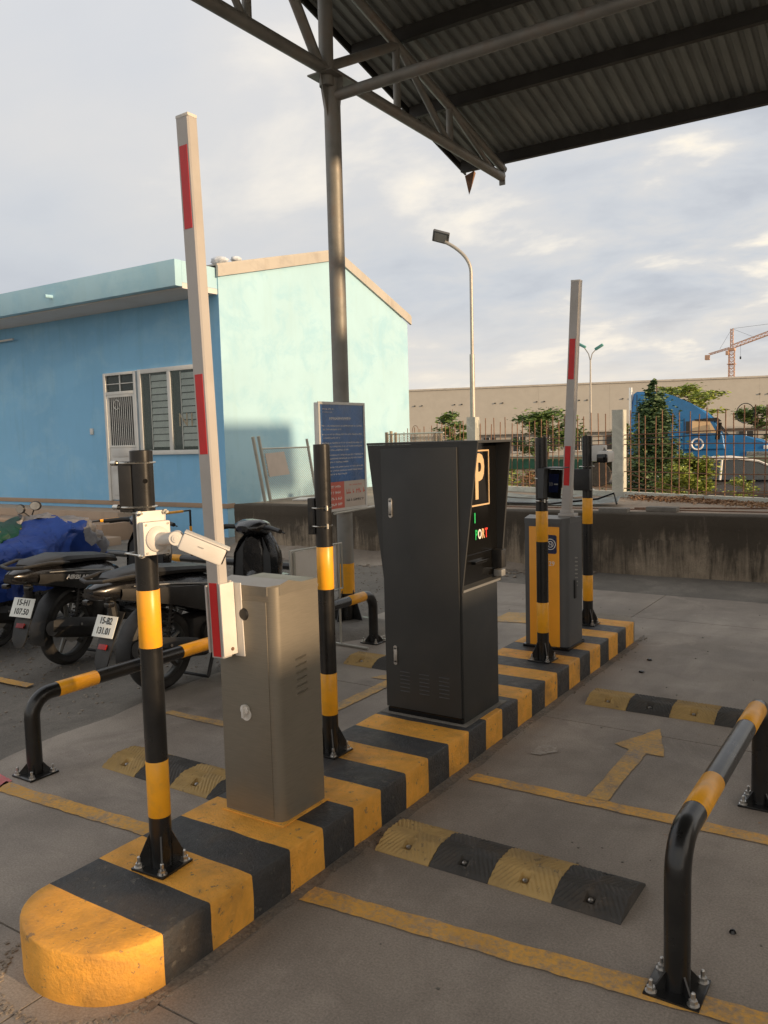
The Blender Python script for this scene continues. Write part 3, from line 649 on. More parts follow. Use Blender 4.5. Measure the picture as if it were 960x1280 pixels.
# ================================================================ barrier 1 (steel cabinet)
def barrier_cab(x0, x1, y0, y1, z0, zt, t, mat, top, ch=.035):
    poly = [(x0, y0), (x1-ch, y0), (x1-ch*.3, y0+ch*.3), (x1, y0+ch), (x1, y1), (x0, y1)]
    q = MB(); q.prism(poly, 'Z', z0, zt-.002); fin(q, 'case', mat, t, 50)
    # lid: hipped rise just behind the front, falling to the back
    q = MB()
    def ring(z, f=0, yy=None): return [(x, y, z) for x, y in poly]
    e = .002
    P = [(x0-e, y0-e), (x1-ch, y0-e), (x1+e, y0+ch), (x1+e, y1+e), (x0-e, y1+e)]
    zz = [zt-.001, zt-.001, zt+.004, zt-.03, zt-.03]
    yr = y0+(y1-y0)*.32
    lo = [q.V((a, b_, zt-.035)) for a, b_ in P]
    hi = [q.V((x0-e, y0-e, zt)), q.V((x1-ch, y0-e, zt)), q.V((x1+e, y0+ch, zt+.006)), q.V((x1+e, y1+e, zt-.026)), q.V((x0-e, y1+e, zt-.026))]
    rR = q.V((x1+e, yr, zt+.017)); rL = q.V((x0-e, yr, zt+.017))
    q.face([lo[0], lo[1], hi[1], hi[0]], 0); q.face([lo[1], lo[2], hi[2], hi[1]], 0)
    q.face([lo[2], lo[3], hi[3], rR, hi[2]], 0); q.face([lo[3], lo[4], hi[4], hi[3]], 0); q.face([lo[4], lo[0], hi[0], rL, hi[4]], 0)
    q.face([hi[0], hi[1], hi[2], rR, rL], 1); q.face([rL, rR, hi[3], hi[4]], 1)
    fin(q, 'lid', [mat, top], t, 20)
def louvres(t, face, pts, w, n, dz, mat, slope=.012, depth=.006, name='louvre'):
    # raised slots; face 'X': plane x=pts[0]; runs in y
    for k in range(n):
        z = pts[2]-k*dz; q = MB()
        if face == 'X':
            q.loft([[(pts[0]-.001, pts[1], z), (pts[0]+depth, pts[1]+.004, z-.002), (pts[0]-.001, pts[1], z-.012)], [(pts[0]-.001, pts[1]+w, z+slope), (pts[0]+depth, pts[1]+w-.004, z+slope-.002), (pts[0]-.001, pts[1]+w, z+slope-.012)]])
        else:
            q.loft([[(pts[0], pts[1]+.001, z), (pts[0]+.003, pts[1]-depth, z-.002), (pts[0], pts[1]+.001, z-.011)], [(pts[0]+w, pts[1]+.001, z+slope), (pts[0]+w-.003, pts[1]-depth, z+slope-.002), (pts[0]+w, pts[1]+.001, z+slope-.011)]])
        fin(q, name, mat, t)
t = thing('parking_barrier', 'near barrier: olive stainless steel cabinet with a tall raised red striped arm', 'barrier', (-2.205, 2.475, KH))
barrier_cab(-2.355, -2.060, 2.343, 2.612, KH, 1.10, t, m_steel, m_topgrey)
q = MB(); q.b(-2.352, -2.10, 2.3400, 2.3432, KH+.02, 1.04, .001); fin(q, 'door_panel', m_steel, t)
louvres(t, 'X', (-2.060, 2.455, .80), .065, 6, .028, m_steel, .006, .009)
q = MB(); q.lathe([(.018, 0), (.020, -.004), (.020, -.014), (.012, -.018)], (-2.222, 2.340, .605), 18, 'Y'); q.box((-2.222, 2.322, .600), (.012, .016, .052), None, .004); q.lathe([(.026, 0), (.026, -.004)], (-2.222, 2.340, .585), 18, 'Y'); fin(q, 'lock_knob', m_cream, t)
q = MB(); q.lathe([(.022, 0), (.025, -.003), (.020, -.008), (.012, -.009)], (-2.215, 2.343, .985), 20, 'Y'); fin(q, 'dark_hole_disc', m_bikem, t)  # dark disc standing in for a hole in the cabinet face
q = MB(); q.b(-2.37, -2.045, 2.33, 2.625, KH-.001, KH+.006, .003)
fin(q, 'sealant_bead', m_ky, t)
# arm 1
def arm(pt, x_b, z_b, x_t, z_t, y, wx, wy, tapes, loc):
    d = Vector((x_t-x_b, 0, z_t-z_b)); L = d.length; d.normalize(); sx = Vector((d.z, 0, -d.x))
    mx = Matrix((sx, Vector((0, 1, 0)), d)).transposed().to_4x4(); mx.translation = Vector((x_b, y, z_b))
    q = MB(); 
    hw, hd, c = wx/2, wy/2, .006
    pr = [(-hw, -hd), (hw-c, -hd), (hw, -hd+c), (hw, hd), (-hw, hd)]
    q.prism(pr, 'Z', 0, L); q.tf(mx); t = fin(q, 'barrier_arm', m_arm, pt)
    q = MB(); q.box((0, 0, L+.004), (wx+.003, wy+.003, .012), None, .002); q.tf(mx); fin(q, 'end_cap', m_cream, t)
    for z0, z1 in tapes:
        q = MB(); q.b(-hw+.008, hw-.014, -hd-.0015, -hd-.0002, z0-z_b, z1-z_b); q.tf(mx); fin(q, 'red_tape', m_red, t)
    return t, mx, d
t, mx, d = arm(t, -2.300, .815, -2.365, 2.868, 2.300, .062, .045, [(.82, 1.11), (1.61, 1.915), (2.46, 2.765)], (-2.3, 2.3, .8))
q = MB(); q.b(-.042, -.033, -.03, .035, .02, .285, .001); q.b(.033, .042, -.028, .035, .06, .24, .001); q.b(-.042, .042, .024, .034, .01, .30, .001); q.tf(mx); fin(q, 'arm_holder', m_arm, t)
q = MB(); q.b(.045, .052, -.040, .034, .012, .295, .001); q.b(.036, .085, .036, .042, .0, .29, .001); q.tf(mx); fin(q, 'holder_plate', m_cream, t)
q = MB(); q.lathe([(.007, 0), (.007, .004)], (.0525, .005, .035), 10, 'X'); q.tf(mx); fin(q, 'bolt', m_rust, t)

# ================================================================ kiosk
KX0, KX1, KYa, KYb = -2.44, -1.975, 3.68, 4.10
t = thing('parking_kiosk', 'tall charcoal ticket kiosk with a P panel between flared side wings', 'kiosk', (-2.2, 3.9, KH))
q = MB(); q.b(KX0, KX1, KYa+.012, KYb, KH, .86, .003); fin(q, 'lower_body', m_kiosk, t)
q = MB()   # upper body: back and core, flaring to the back-left with height
q.prism([(KX0, .86), (KX1-.02, .86), (KX1-.02, 1.60), (KX0-.085, 1.605)], 'Y', KYa+.012, KYb+.02); fin(q, 'upper_body', m_kiosk, t)
for (ya, yb, wx, nm) in ((KYa, KYa+.012, .105, 'side_wing'), (KYb+.03, KYb+.046, .075, 'side_wing')):
    q = MB(); q.prism([(KX0-.092, 1.618), (KX0, .85), (KX1+.003, .85), (KX1+wx, 1.618)], 'Y', ya, yb); fin(q, nm, m_kiosk, t)
q = MB(); q.prism([(KX0-.094, KYa-.002), (KX1+.107, KYa-.002), (KX1+.077, KYb+.048), (KX0-.094, KYb+.048)], 'Z', 1.6185, 1.630); fin(q, 'roof_panel', m_kiosk, t)
q = MB(); q.b(KX0+.0, KX1-.008, KYa-.010, KYa-.0005, KH+.035, 1.600, .002); fin(q, 'side_door', m_kiosk, t)
q = MB(); q.b(KX0+.005, KX1-.003, KYa-.004, KYa+.012, KH+.004, KH+.03); fin(q, 'plinth', m_kdark, t)
q = MB(); q.b(KX1-.02, KX1-.012, KYa+.012, KYb+.029, .88, 1.615); fin(q, 'front_panel', m_kdark, t)
q = MB(); q.prism([(KX1-.012, .86), (KX1+.006, .86), (KX1+.006, .872), (KX1-.012, .885)], 'Y', KYa+.012, KYb+.029); fin(q, 'ledge', m_kiosk, t)
q = MB(); q.b(KX1+.001, KX1+.007, KYa+.012, KYb+.029, .856, .868); fin(q, 'ledge_trim', m_topgrey, t)
# P panel
px_ = KX1-.0115
def framebars(x, y0, y1, z0, z1, w, mat, parent):
    for a in ((y0, y1, z1-w, z1), (y0, y1, z0, z0+w), (y0, y0+w, z0+w, z1-w), (y1-w, y1, z0+w, z1-w)):
        q = MB(); q.b(x, x+.004, a[0], a[1], a[2], a[3]); fin(q, 'panel_frame', mat, parent)
framebars(px_, KYa+.06, 4.035, 1.285, 1.58, .008, m_pcream, t)
text('P', 'letter_p', .325, m_pcream, t, frame((px_+.002, 3.918, 1.428), (0, 1, 0), (0, 0, 1)), .002, sx=.66, off=.010)
text('I', 'lettering_green', .07, m_green, t, frame((px_+.004, 3.858, 1.222), (0, 1, 0), (0, 0, 1)), .001, off=.003)
for s_, yy, mm in (('P', 3.874, m_green), ('O', 3.914, m_white), ('R', 3.953, m_pcream), ('T', 3.990, m_redp)):
    text(s_, 'lettering', .070, mm, t, frame((px_+.003, yy, 1.132), (0, 1, 0), (0, 0, 1)), .001, sx=.75, off=.0022)
q = MB(); q.b(px_, px_+.03, KYa+.13, KYa+.30, .985, 1.0, .002); q.b(px_, px_+.004, KYa+.05, KYb, .92, 1.035); fin(q, 'ticket_slot', m_kdark, t)
q = MB(); q.box((px_+.035, KYb-.02, .985), (.06, .06, .10), None, .006); fin(q, 'card_holder', m_bikem, t)
q = MB(); q.b(px_+.015, px_+.06, KYb-.045, KYb+.005, .89, .925, .002); fin(q, 'reader_foot', m_topgrey, t)
q = MB(); q.b(px_, px_+.003, KYa+.10, KYa+.2, .945, .950); q.b(px_, px_+.003, KYa+.10, KYa+.17, .935, .938); fin(q, 'small_print', m_topgrey, t)
for (x, z) in ((-2.385, 1.285), (-2.375, .49)):
    q = MB(); q.box((x, KYa-.013, z), (.022, .006, .085), None, .003); q.lathe([(.011, -.003), (.011, .003)], (x, KYa-.013, z+.042), 12, 'Y'); q.lathe([(.011, -.003), (.011, .003)], (x, KYa-.013, z-.042), 12, 'Y'); fin(q, 'lock_handle', m_bolt, t)
for cxx in (-2.32, -2.20, -2.08):
    for k in range(6):
        z = .405-k*.021; q = MB(); w = .062
        q.loft([[(cxx-w/2, KYa-.0095, z), (cxx-w/2+.003, KYa-.0125, z-.002), (cxx-w/2, KYa-.0095, z-.006)], [(cxx+w/2, KYa-.0095, z), (cxx+w/2-.003, KYa-.0125, z-.002), (cxx+w/2, KYa-.0095, z-.006)]]); fin(q, 'louvre', m_greycab, t)
q = MB()
q.b(KX0-.03, KX1+.03, KYa-.03, KYb+.04, KH+.001, KH+.004); fin(q, 'sealant_skirt', m_lump, t)

# ================================================================ barrier 2 (orange cabinet)
t = thing('parking_barrier', 'far barrier: grey cabinet with bright orange front and raised red striped arm', 'barrier', (-2.2, 5.48, KH))
barrier_cab(-2.352, -2.042, 5.335, 5.615, KH, 1.075, t, m_greycab, m_topgrey, .045)
q = MB(); q.b(-2.318, -2.098, 5.328, 5.3345, KH+.02, 1.02, .002); fin(q, 'orange_door', m_orange, t)
q = MB(); q.prism([(-2.205, .845), (-2.195, .835), (-2.125, .835), (-2.115, .845), (-2.115, .955), (-2.125, .965), (-2.195, .965), (-2.205, .955)], 'Y', 5.3265, 5.3279); fin(q, 'navy_badge', m_navy, t)
for r in (.036, .020):
    q = MB(); n = 24; q.tube([(-2.160+r*math.cos(2*PI*k/n), 5.3262, .90+r*math.sin(2*PI*k/n)) for k in range(n+1)], .0028, 5); fin(q, 'badge_ring', m_white, t)
text('N', 'badge_letter', .03, m_white, t, frame((-2.16, 5.3255, .90), (1, 0, 0), (0, 0, 1)), .0005)
text('0229', 'phone_digits', .045, m_white, t, frame((-2.175, 5.327, .765), (1, 0, 0), (0, 0, 1)), .0005)
louvres(t, 'X', (-2.042, 5.475, .80), .05, 8, .028, m_topgrey, -.008, .006)
q = MB(); q.box((-2.038, 5.47, .575), (.012, .035, .13), None, .004); fin(q, 'door_handle', m_bikem, t)
q = MB(); q.b(-2.37, -2.03, 5.32, 5.63, KH-.001, KH+.02, .003); fin(q, 'black_plinth', m_kdark, t)
t, mx, d = arm(t, -2.085, 1.10, -2.005, 2.665, 5.44, .062, .045, [(1.30, 1.57), (2.02, 2.29)], (-2.085, 5.44, 1.1))
q = MB(); q.box((-2.075, 5.44, 1.098), (.115, .085, .02), None, .003); q.box((-2.083, 5.44, 1.118), (.08, .06, .025), None, .003); fin(q, 'arm_flange', m_arm, t)

# ================================================================ speed humps
def seg_mesh():
    q = MB(); nx, ny = 50, 60; w, dpt, hgt = .248, .29, .044; V = []
    def zf(u, v):
        av = abs(v)*2
        z = hgt*min(1, max(0, 1-av)/.62)**.85 if av < 1 else 0
        z = z-.003*max(0, .38-av)
        # chevrons that meet in an X
        s = (abs(u)*1.15-abs(v)*.85)*11; r = abs((s % 1)-.5)*2
        ridge = .0042*min(1, max(0, (r-.25)*2.2))
        edge = min(1, (1-av)*9)
        hole = 1
        for hv in (-.30, .30):
            if abs(u) < .075 and abs(v-hv) < .07: hole = 0
            elif abs(u) < .11 and abs(v-hv) < .095: hole = min(hole, .25)
        if hole == 0: return max(.004, z-.020)
        return z + ridge*edge*(1 if hole == 1 else 0)
    for j in range(ny+1):
        v = j/ny-.5; V.append([q.V((u_*w, v*dpt, zf(u_, v)+.003)) for u_ in (i/nx-.5 for i in range(nx+1))])
    for j in range(ny):
        for i in range(nx): q.face([V[j][i], V[j][i+1], V[j+1][i+1], V[j+1][i]])
    for i, sg in ((0, 1), (nx, -1)):      # end walls
        lo = [q.V((V[j][i].co.x, V[j][i].co.y, 0)) for j in range(ny+1)]
        for j in range(ny): q.face([V[j][i], V[j+1][i], lo[j+1], lo[j]])
    for j in (0, ny):
        lo = [q.V((V[j][i].co.x, V[j][i].co.y, 0)) for i in range(nx+1)]
        for i in range(nx): q.face([V[j][i], V[j][i+1], lo[i+1], lo[i]])
    return q
sy_ = fin(seg_mesh(), 'rubber_segment', m_humpy, None, 30); sb_ = sy_.copy(); sb_.data = sy_.data.copy(); sb_.data.materials.clear(); sb_.data.materials.append(m_humpb)
q = MB(); q.lathe([(.011, 0), (.011, .006), (.006, .010)], (0, 0, 0), 10); bo_ = fin(q, 'bolt', m_bolt)
HM = [(-1.825, 2.775, 'nearest speed hump, four black and yellow rubber segments right of the island', .004),
      (-1.722, 4.925, 'far speed hump across the right lane beyond the painted arrow', .0),
      (-3.525, 2.775, 'speed hump in the left lane, half hidden behind the nearest bollard and steel cabinet', .0),
      (-3.585, 4.97, 'small looking speed hump in the left lane beside the black kiosk', .0)]
for x, y, lb, r in HM:
    t = thing('speed_hump', lb, 'speed hump', (x, y, 0), 'rubber speed humps')
    for k in range(4):
        sgm = (sy_ if k % 2 == 0 else sb_).copy(); COL.objects.link(sgm); sgm.parent = t; sgm.location = (.125+k*.25, .002*((k*7) % 3-1), 0); sgm.rotation_euler.z = .006*((k*5) % 3-1)
        for v in (-.3*.285, .3*.285):
            o = bo_.copy(); COL.objects.link(o); o.parent = sgm; o.location = (0, v, .018)
bpy.data.objects.remove(sy_); bpy.data.objects.remove(bo_); 
if sb_.name in bpy.data.objects: bpy.data.objects.remove(sb_)

# ================================================================ canopy
CXX = -4.3
def rz(y): return (4.93-.24*(y-9.27)) if y > 1.5 else (4.93-.24*(1.5-9.27)) - .24*(1.5-y)
can = thing('canopy', 'dark corrugated metal canopy on round tube trusses sheltering the parking lanes', 'canopy', (CXX, 5.87, 0))
pitch, rows = .113, 8
def sheet(x0, ya, yb, dz=0):
    q = MB(); prof = []
    for k in range(rows):
        xx = x0+k*pitch
        prof += [(xx, 0), (xx+.034, 0), (xx+.046, .026), (xx+.080, .026), (xx+.092, 0)]
    prof += [(x0+rows*pitch, 0), (x0+rows*pitch+.03, 0)]
    A = [[(x, y, rz(y)+.03+z+dz) for x, z in prof] for y in (ya, (ya+yb)/2, yb)]
    q.loft(A, False, False); return q
for k in range(10):
    x0 = -4.86+k*rows*pitch
    for ya, yb in ((1.5, 9.40), (-2.2, 1.5)):
        fin(sheet(x0, ya, yb, .0015*(k % 2)), 'roof_sheet', m_roof, can, 20, normals=False)
XE = -4.86+10*rows*pitch
for y in (9.22, 8.05, 6.98, 5.93, 4.88, 3.83, 2.78, 1.73, .6, -.6, -1.8, -2.15):
    q = MB(); z = rz(y)+.028; q.b(-4.84, XE-.02, y-.025, y-.021, z-.125, z-.002); q.b(-4.84, XE-.02, y-.0208, y+.035, z-.125, z-.121); q.b(-4.84, XE-.02, y-.0208, y+.035, z-.012, z-.003)
    fin(q, 'purlin', m_purlin, can)
q = MB(); q.loft([[(-4.90, y, rz(y)+.075), (-4.90, y, rz(y)-.02), (-4.88, y, rz(y)-.02), (-4.88, y, rz(y)+.065), (-4.70, y, rz(y)+.065), (-4.70, y, rz(y)+.075)] for y in (1.5, 9.42)]); fin(q, 'verge_flashing', m_purlin, can)
# torn rusty end of the flashing
q = MB(); q.loft([[(-4.89, 9.40, 4.86), (-4.875, 9.47, 4.84), (-4.86, 9.45, 4.64)], [(-4.76, 9.40, 4.90), (-4.76, 9.44, 4.88), (-4.82, 9.43, 4.70)]]); fin(q, 'torn_flashing', m_rust, can)
def truss(x):
    T = thing  # parts go under the canopy
    c_b = lambda y: 4.735 - .012*(y-5.8)
    def tb(name, pts, r, n=14): q = MB(); q.tube(pts, r, n); fin(q, name, m_gal, can)
    top = lambda y: rz(y)-.15
    tb('bottom_chord', [(x, -2.0, 4.72), (x, 5.72, 4.735), (x, 9.20, 4.69)], .052)
    tb('top_chord', [(x, -2.1, top(-2.1)), (x, 1.5, top(1.5)), (x, 9.26, top(9.26))], .044)
    for y in (6.91, 7.94, 4.84, 3.75, 2.6, 1.5, .3, -1): tb('vertical_web', [(x, y, 4.73), (x, y, top(y))], .036, 12)
    tb('diagonal_web', [(x, 5.75, 4.73), (x, 6.90, top(6.9)-.02)], .042)
    tb('diagonal_web', [(x, 7.0, top(7.0)), (x, 7.86, 4.75)], .034)
    tb('diagonal_web', [(x, 7.98, top(8.0)), (x, 8.9, 4.73)], .028)
    tb('diagonal_web', [(x, 5.70, 4.75), (x, 4.88, top(4.88)-.02)], .044)
    tb('diagonal_web', [(x, 4.80, 4.75), (x, 3.8, top(3.8))], .030)
    tb('diagonal_web', [(x, 2.7, 4.75), (x, 3.7, top(3.7))], .030)
    tb('king_post', [(x, 5.80, 4.6), (x, 5.82, top(5.8)+.04)], .062)
    q = MB(); q.b(x-.035, x+.035, 9.205, 9.225, 4.60, top(9.2)+.10); fin(q, 'end_plate', m_gal, can)
    # column and head gussets
    q = MB(); q.tube([(x, 5.87, .06), (x, 5.87, 4.70)], .070, 28); fin(q, 'column', m_gal, can)
    q = MB(); q.tube([(x, 5.87, .30), (x, 5.87, .565)], .0712, 28, False); fin(q, 'yellow_band', m_band, can)
    q = MB(); q.tube([(x, 5.87, .04), (x, 5.87, .298)], .0712, 28, False); fin(q, 'black_band', m_black, can)
    q = MB(); q.box((x, 5.87, 4.685), (.25, .34, .012)); fin(q, 'head_plate', m_gal, can)
    for k in range(4):
        a = k*PI/2; dd = Vector((math.cos(a), math.sin(a), 0)); nn = Vector((-dd.y, dd.x, 0))*.004; c = Vector((x, 5.87, 0)); L = .16 if k % 2 else .12
        p = [c+dd*.069+Vector((0, 0, 4.678)), c+dd*L+Vector((0, 0, 4.678)), c+dd*.069+Vector((0, 0, 4.36))]
        q = MB(); q.loft([[v-nn for v in p], [v+nn for v in p]]); fin(q, 'head_gusset', m_gal, can)
        p = [c+dd*.070+Vector((0, 0, .05)), c+dd*.17+Vector((0, 0, .05)), c+dd*.16+Vector((0, 0, .07)), c+dd*.070+Vector((0, 0, .33))]
        q = MB(); q.loft([[v-nn for v in p], [v+nn for v in p]]); fin(q, 'foot_gusset', m_black, can)
    q = MB(); q.box((x, 5.87, .045), (.36, .36, .014)); fin(q, 'foot_plate', m_black, can)
truss(CXX); truss(3.3)
q = MB(); q.tube([(CXX+.05, 5.87, 4.54), (3.25, 5.87, 4.60)], .046, 14); fin(q, 'cross_tie', m_gal, can)
q = MB(); n = 26; cols = []
for k in range(n):
    a = 2*PI*k/n; col = []
    for f, z in ((1.25, -.015), (1.05, .02), (.85, .055), (.55, .062), (0, .06)):
        x, y = CXX+.07+.34*f*math.cos(a), 5.72+.42*f*math.sin(a)
        col.append((x+.04*nz((x, y, 1), 4)*f, y+.04*nz((x, y, 2), 4)*f, z+.03*nz((x, y, 3), 6)*(f > .1)))
    cols.append(col)
cols.append(cols[0]); q.loft(cols, False, False); bmesh.ops.remove_doubles(q.bm, verts=q.bm.verts, dist=.0005)
fin(q, 'cement_footing', m_lump, can, 60)

# ---------------------------------------------------------------- notice sign on the column
t = thing('notice_sign', 'tall blue notice sign of small white text fixed to the canopy column', 'sign', (-4.19, 5.75, 1.05))
SX = -4.205
q = MB(); q.b(SX-.045, SX, 5.415, 6.075, 1.055, 1.965, .003); fin(q, 'sign_case', m_frame, t)
for a in ((5.41, 6.08, 1.95, 1.972), (5.41, 6.08, 1.048, 1.07), (5.41, 5.432, 1.07, 1.95), (6.058, 6.08, 1.07, 1.95)):
    q = MB(); q.b(SX-.002, SX+.008, *a); fin(q, 'sign_frame', m_frame, t)
q = MB(); q.b(SX, SX+.002, 5.433, 6.057, 1.298, 1.949); fin(q, 'blue_panel', m_signb, t)
q = MB(); q.b(SX, SX+.002, 5.433, 5.745, 1.071, 1.2975); fin(q, 'red_panel', m_signr, t)
q = MB(); q.b(SX, SX+.002, 5.7455, 6.057, 1.071, 1.2975); fin(q, 'beige_panel', m_signw, t)
r_ = random.Random(5)
def script_line(y0, y1, z, h, mat, name, x=SX+.0028, gap=.35):
    q = MB(); y = y0
    while y < y1:
        w = h*r_.uniform(.3, .65)
        for _ in range(1): 
            k = r_.random()
            q.poly([(x, y, z), (x, y+w*.35, z), (x, y+w*.35, z+h*r_.uniform(.7, 1)), (x, y, z+h*.8)])
            q.poly([(x, y+w*.4, z+h*.55*k), (x, y+w, z+h*.55*k), (x, y+w, z+h*(.25+.55*k)), (x, y+w*.4, z+h*(.25+.55*k))])
        y += w*1.25+(h*.5 if r_.random() < .22 else 0)
    fin(q, name, mat, t, normals=False)
script_line(5.47, 5.62, 1.905, .016, m_white, 'heading_line'); script_line(5.47, 5.60, 1.880, .012, m_white, 'heading_line')
script_line(5.56, 5.88, 1.82, .030, m_white, 'heading_line')
zz = 1.765
for n_ in (2, 2, 3, 3, 3):
    for k in range(n_):
        script_line(5.47 if k else 5.455, 6.03 if k < n_-1 else r_.uniform(5.7, 5.95), zz, .016, m_white, 'text_line'); zz -= .030
    zz -= .012
for k in range(4): script_line(5.46, 5.70, 1.245-k*.05, .028, m_white, 'red_text_line')
script_line(5.82, 6.0, 1.255, .016, m_signr, 'heading_line'); 
for k, z in enumerate((1.185, 1.12)): script_line(5.775, 6.03, z, .05-.022*k, m_signr if k == 0 else m_bikem, 'icon_row')
q = MB(); q.tube([(-4.28, 5.84, 1.02), (-4.28, 5.84, 1.98)], .02, 8); q.tube([(-4.21, 5.6, 1.03), (-4.21, 6.35, 1.045)], .012, 8); fin(q, 'bracket_tube', m_wire, t)
# ---------------------------------------------------------------- low white board on legs
t = thing('notice_board', 'low grey white board on a thin steel frame standing behind the left rail', 'board', (-3.93, 5.0, 0))
q = MB(); q.b(-3.95, -3.945, 4.70, 5.30, .47, .825); fin(q, 'panel', m_cream, t)
for p in ([(-3.94, 4.68, .46), (-3.94, 4.68, .84), (-3.94, 5.32, .825), (-3.94, 5.32, .46), (-3.94, 4.68, .46)],): 
    q = MB(); q.tube(p, .010, 6); fin(q, 'panel_frame', m_wire, t)
for y in (4.72, 5.27):
    q = MB(); q.tube([(-3.935, y, 0.008), (-3.935, y, .83)], .010, 8); fin(q, 'leg', m_wire, t)
    q = MB(); q.tube([(-4.2, y, .012), (-3.65, y-.03, .012)], .011, 8); fin(q, 'foot', m_wire, t)

# ================================================================ retaining wall and platform
def wy(x): return 9.36+.04*(x+9)
wl = thing('retaining_wall', 'low black stained concrete retaining wall edging the raised yard', 'wall', (-4, 9.5, 0))
q = MB(); N_ = 90; rows = []
for i in range(N_+1):
    x = -8.97+17*i/N_; j = .012*nz((x, 0, 0), 2.5)
    rows.append([(x, wy(x)+j+.35, -.02), (x, wy(x)+j+.012*nz((x, 5, 0), 8), -.02), (x, wy(x)+j-.010, .40), (x, wy(x)+j+.008+.010*nz((x, 8, 0), 7), .42), (x, wy(x)+j+.01*nz((x, 2, 0), 9), .55), (x, wy(x)+j+.004, .69+.008*nz((x, 3, 0), 6)), (x, wy(x)+j+.022, .706+.008*nz((x, 3, 0), 6)), (x, wy(x)+.35, .70)])
q.loft(rows, True, True); fin(q, 'wall_face', m_wall, wl, 60)
q = MB(); q.poly([(-8.97, wy(-8.97)+.34, .698), (8, wy(8)+.34, .698), (8, 11.6, .698), (-1.0, 11.6, .698), (-3.85, 12.75, .698), (-9.4, 14.95, .698), (-9.4, 12, .698), (-8.97, 12, .698)])
r = bmesh.ops.extrude_face_region(q.bm, geom=list(q.bm.faces)); bmesh.ops.translate(q.bm, vec=(0, 0, -1.1), verts=[v for v in r['geom'] if isinstance(v, bmesh.types.BMVert)])
struct(fin(q, 'raised_yard', m_plat))
# rusty strip joint and patches on the slab
q = MB(); q.box((-1.5, 10.25, .704), (6.5, .03, .012), Matrix.Rotation(.03, 3, 'Z')); tag(fin(q, 'steel_strip', m_rust), 'long rusty flat strip lying along the raised yard', 'steel strip')
q = MB(); q.box((-2.2, 10.55, .708), (1.8, .022, .016), Matrix.Rotation(.26, 3, 'Z')); tag(fin(q, 'steel_strip', m_rust), 'short rusty rod lying slantwise on the raised yard', 'steel strip')
for (x, y, L, lb, rot) in ((-3.15, 9.78, .34, 'left one of two flat grey blocks on the wall top', .05), (-2.66, 10.08, .36, 'right one of two flat grey blocks on the wall top', .0)):
    q = MB(); q.box((x, y, .728), (L, .16, .055), Matrix.Rotation(rot, 3, 'Z'), .006); tag(fin(q, 'block', m_lump), lb, 'block')
# bent sheet-metal pieces
def bent_sheet(pts0, pts1, name, lb, mat):
    q = MB(); n = 14; rows = []
    for i in range(n+1):
        f = i/n; row = []
        for j in range(9):
            g_ = j/8; p = Vector(pts0[0]).lerp(Vector(pts0[1]), f).lerp(Vector(pts1[0]).lerp(Vector(pts1[1]), f), g_)
            p.z += .045*math.sin(PI*g_)*(1-abs(2*f-1))*.2 + .05*(abs(2*f-1)**2.2) + .004*((j % 2)*2-1); row.append(p)
        rows.append(row)
    q.loft(rows, False, False); bmesh.ops.solidify(q.bm, geom=list(q.bm.faces), thickness=.004)
    return tag(fin(q, name, mat), lb, 'metal sheet')
bent_sheet(((-5.15, 10.35, .715), (-3.35, 10.55, .715)), ((-5.45, 10.75, .76), (-3.45, 11.0, .76)), 'metal_sheet', 'curled pale green metal sheet lying behind the orange cabinet', m_cyan)
bent_sheet(((-5.6, 11.5, .715), (-4.1, 11.6, .715)), ((-5.6, 11.95, .72), (-4.1, 12.0, .72)), 'metal_sheet', 'flat whitish sheet lying farther back on the raised yard', m_cyan)
q = MB(); q.tube([(-5.2, 10.32, .86), (-4.8, 10.3, .74), (-4.2, 10.35, .735), (-3.6, 10.5, .80), (-3.42, 10.6, .87), (-3.35, 10.5, .74)], .014, 8); tag(fin(q, 'bent_strip', m_kdark), 'black bent edging strip lying on the pale metal sheet', 'strip')
# dry leaves heaped at the fence foot
r_ = random.Random(11); bm = bmesh.new(); q = MB(); q.bm.free(); q.bm = bm
for _ in range(2600):
    u = r_.random(); x = -3.6+u*3.0+r_.gauss(0, .05); yf = 12.30-.44*(x+3.85); y = yf-.12-abs(r_.gauss(0, .16)); h = max(0, .10*(1-abs(y-yf)/.5))*(.5+.6*abs(nz((x, 0, 0), 3)))
    z = .705+r_.random()*h; s = r_.uniform(.012, .032)
    R = Matrix.Rotation(r_.uniform(0, 6.3), 3, 'Z') @ Matrix.Rotation(r_.gauss(0, .7), 3, 'X') @ Matrix.Rotation(r_.gauss(0, .7), 3, 'Y')
    q.poly([Vector((x, y, z))+R @ Vector(p) for p in ((-s, 0, 0), (-s*.2, -s*.55, s*.2), (s, 0, 0), (-s*.2, s*.6, s*.25))])
fin(q, 'fallen_leaves', m_dry, None, 30, None, 'stuff', False)

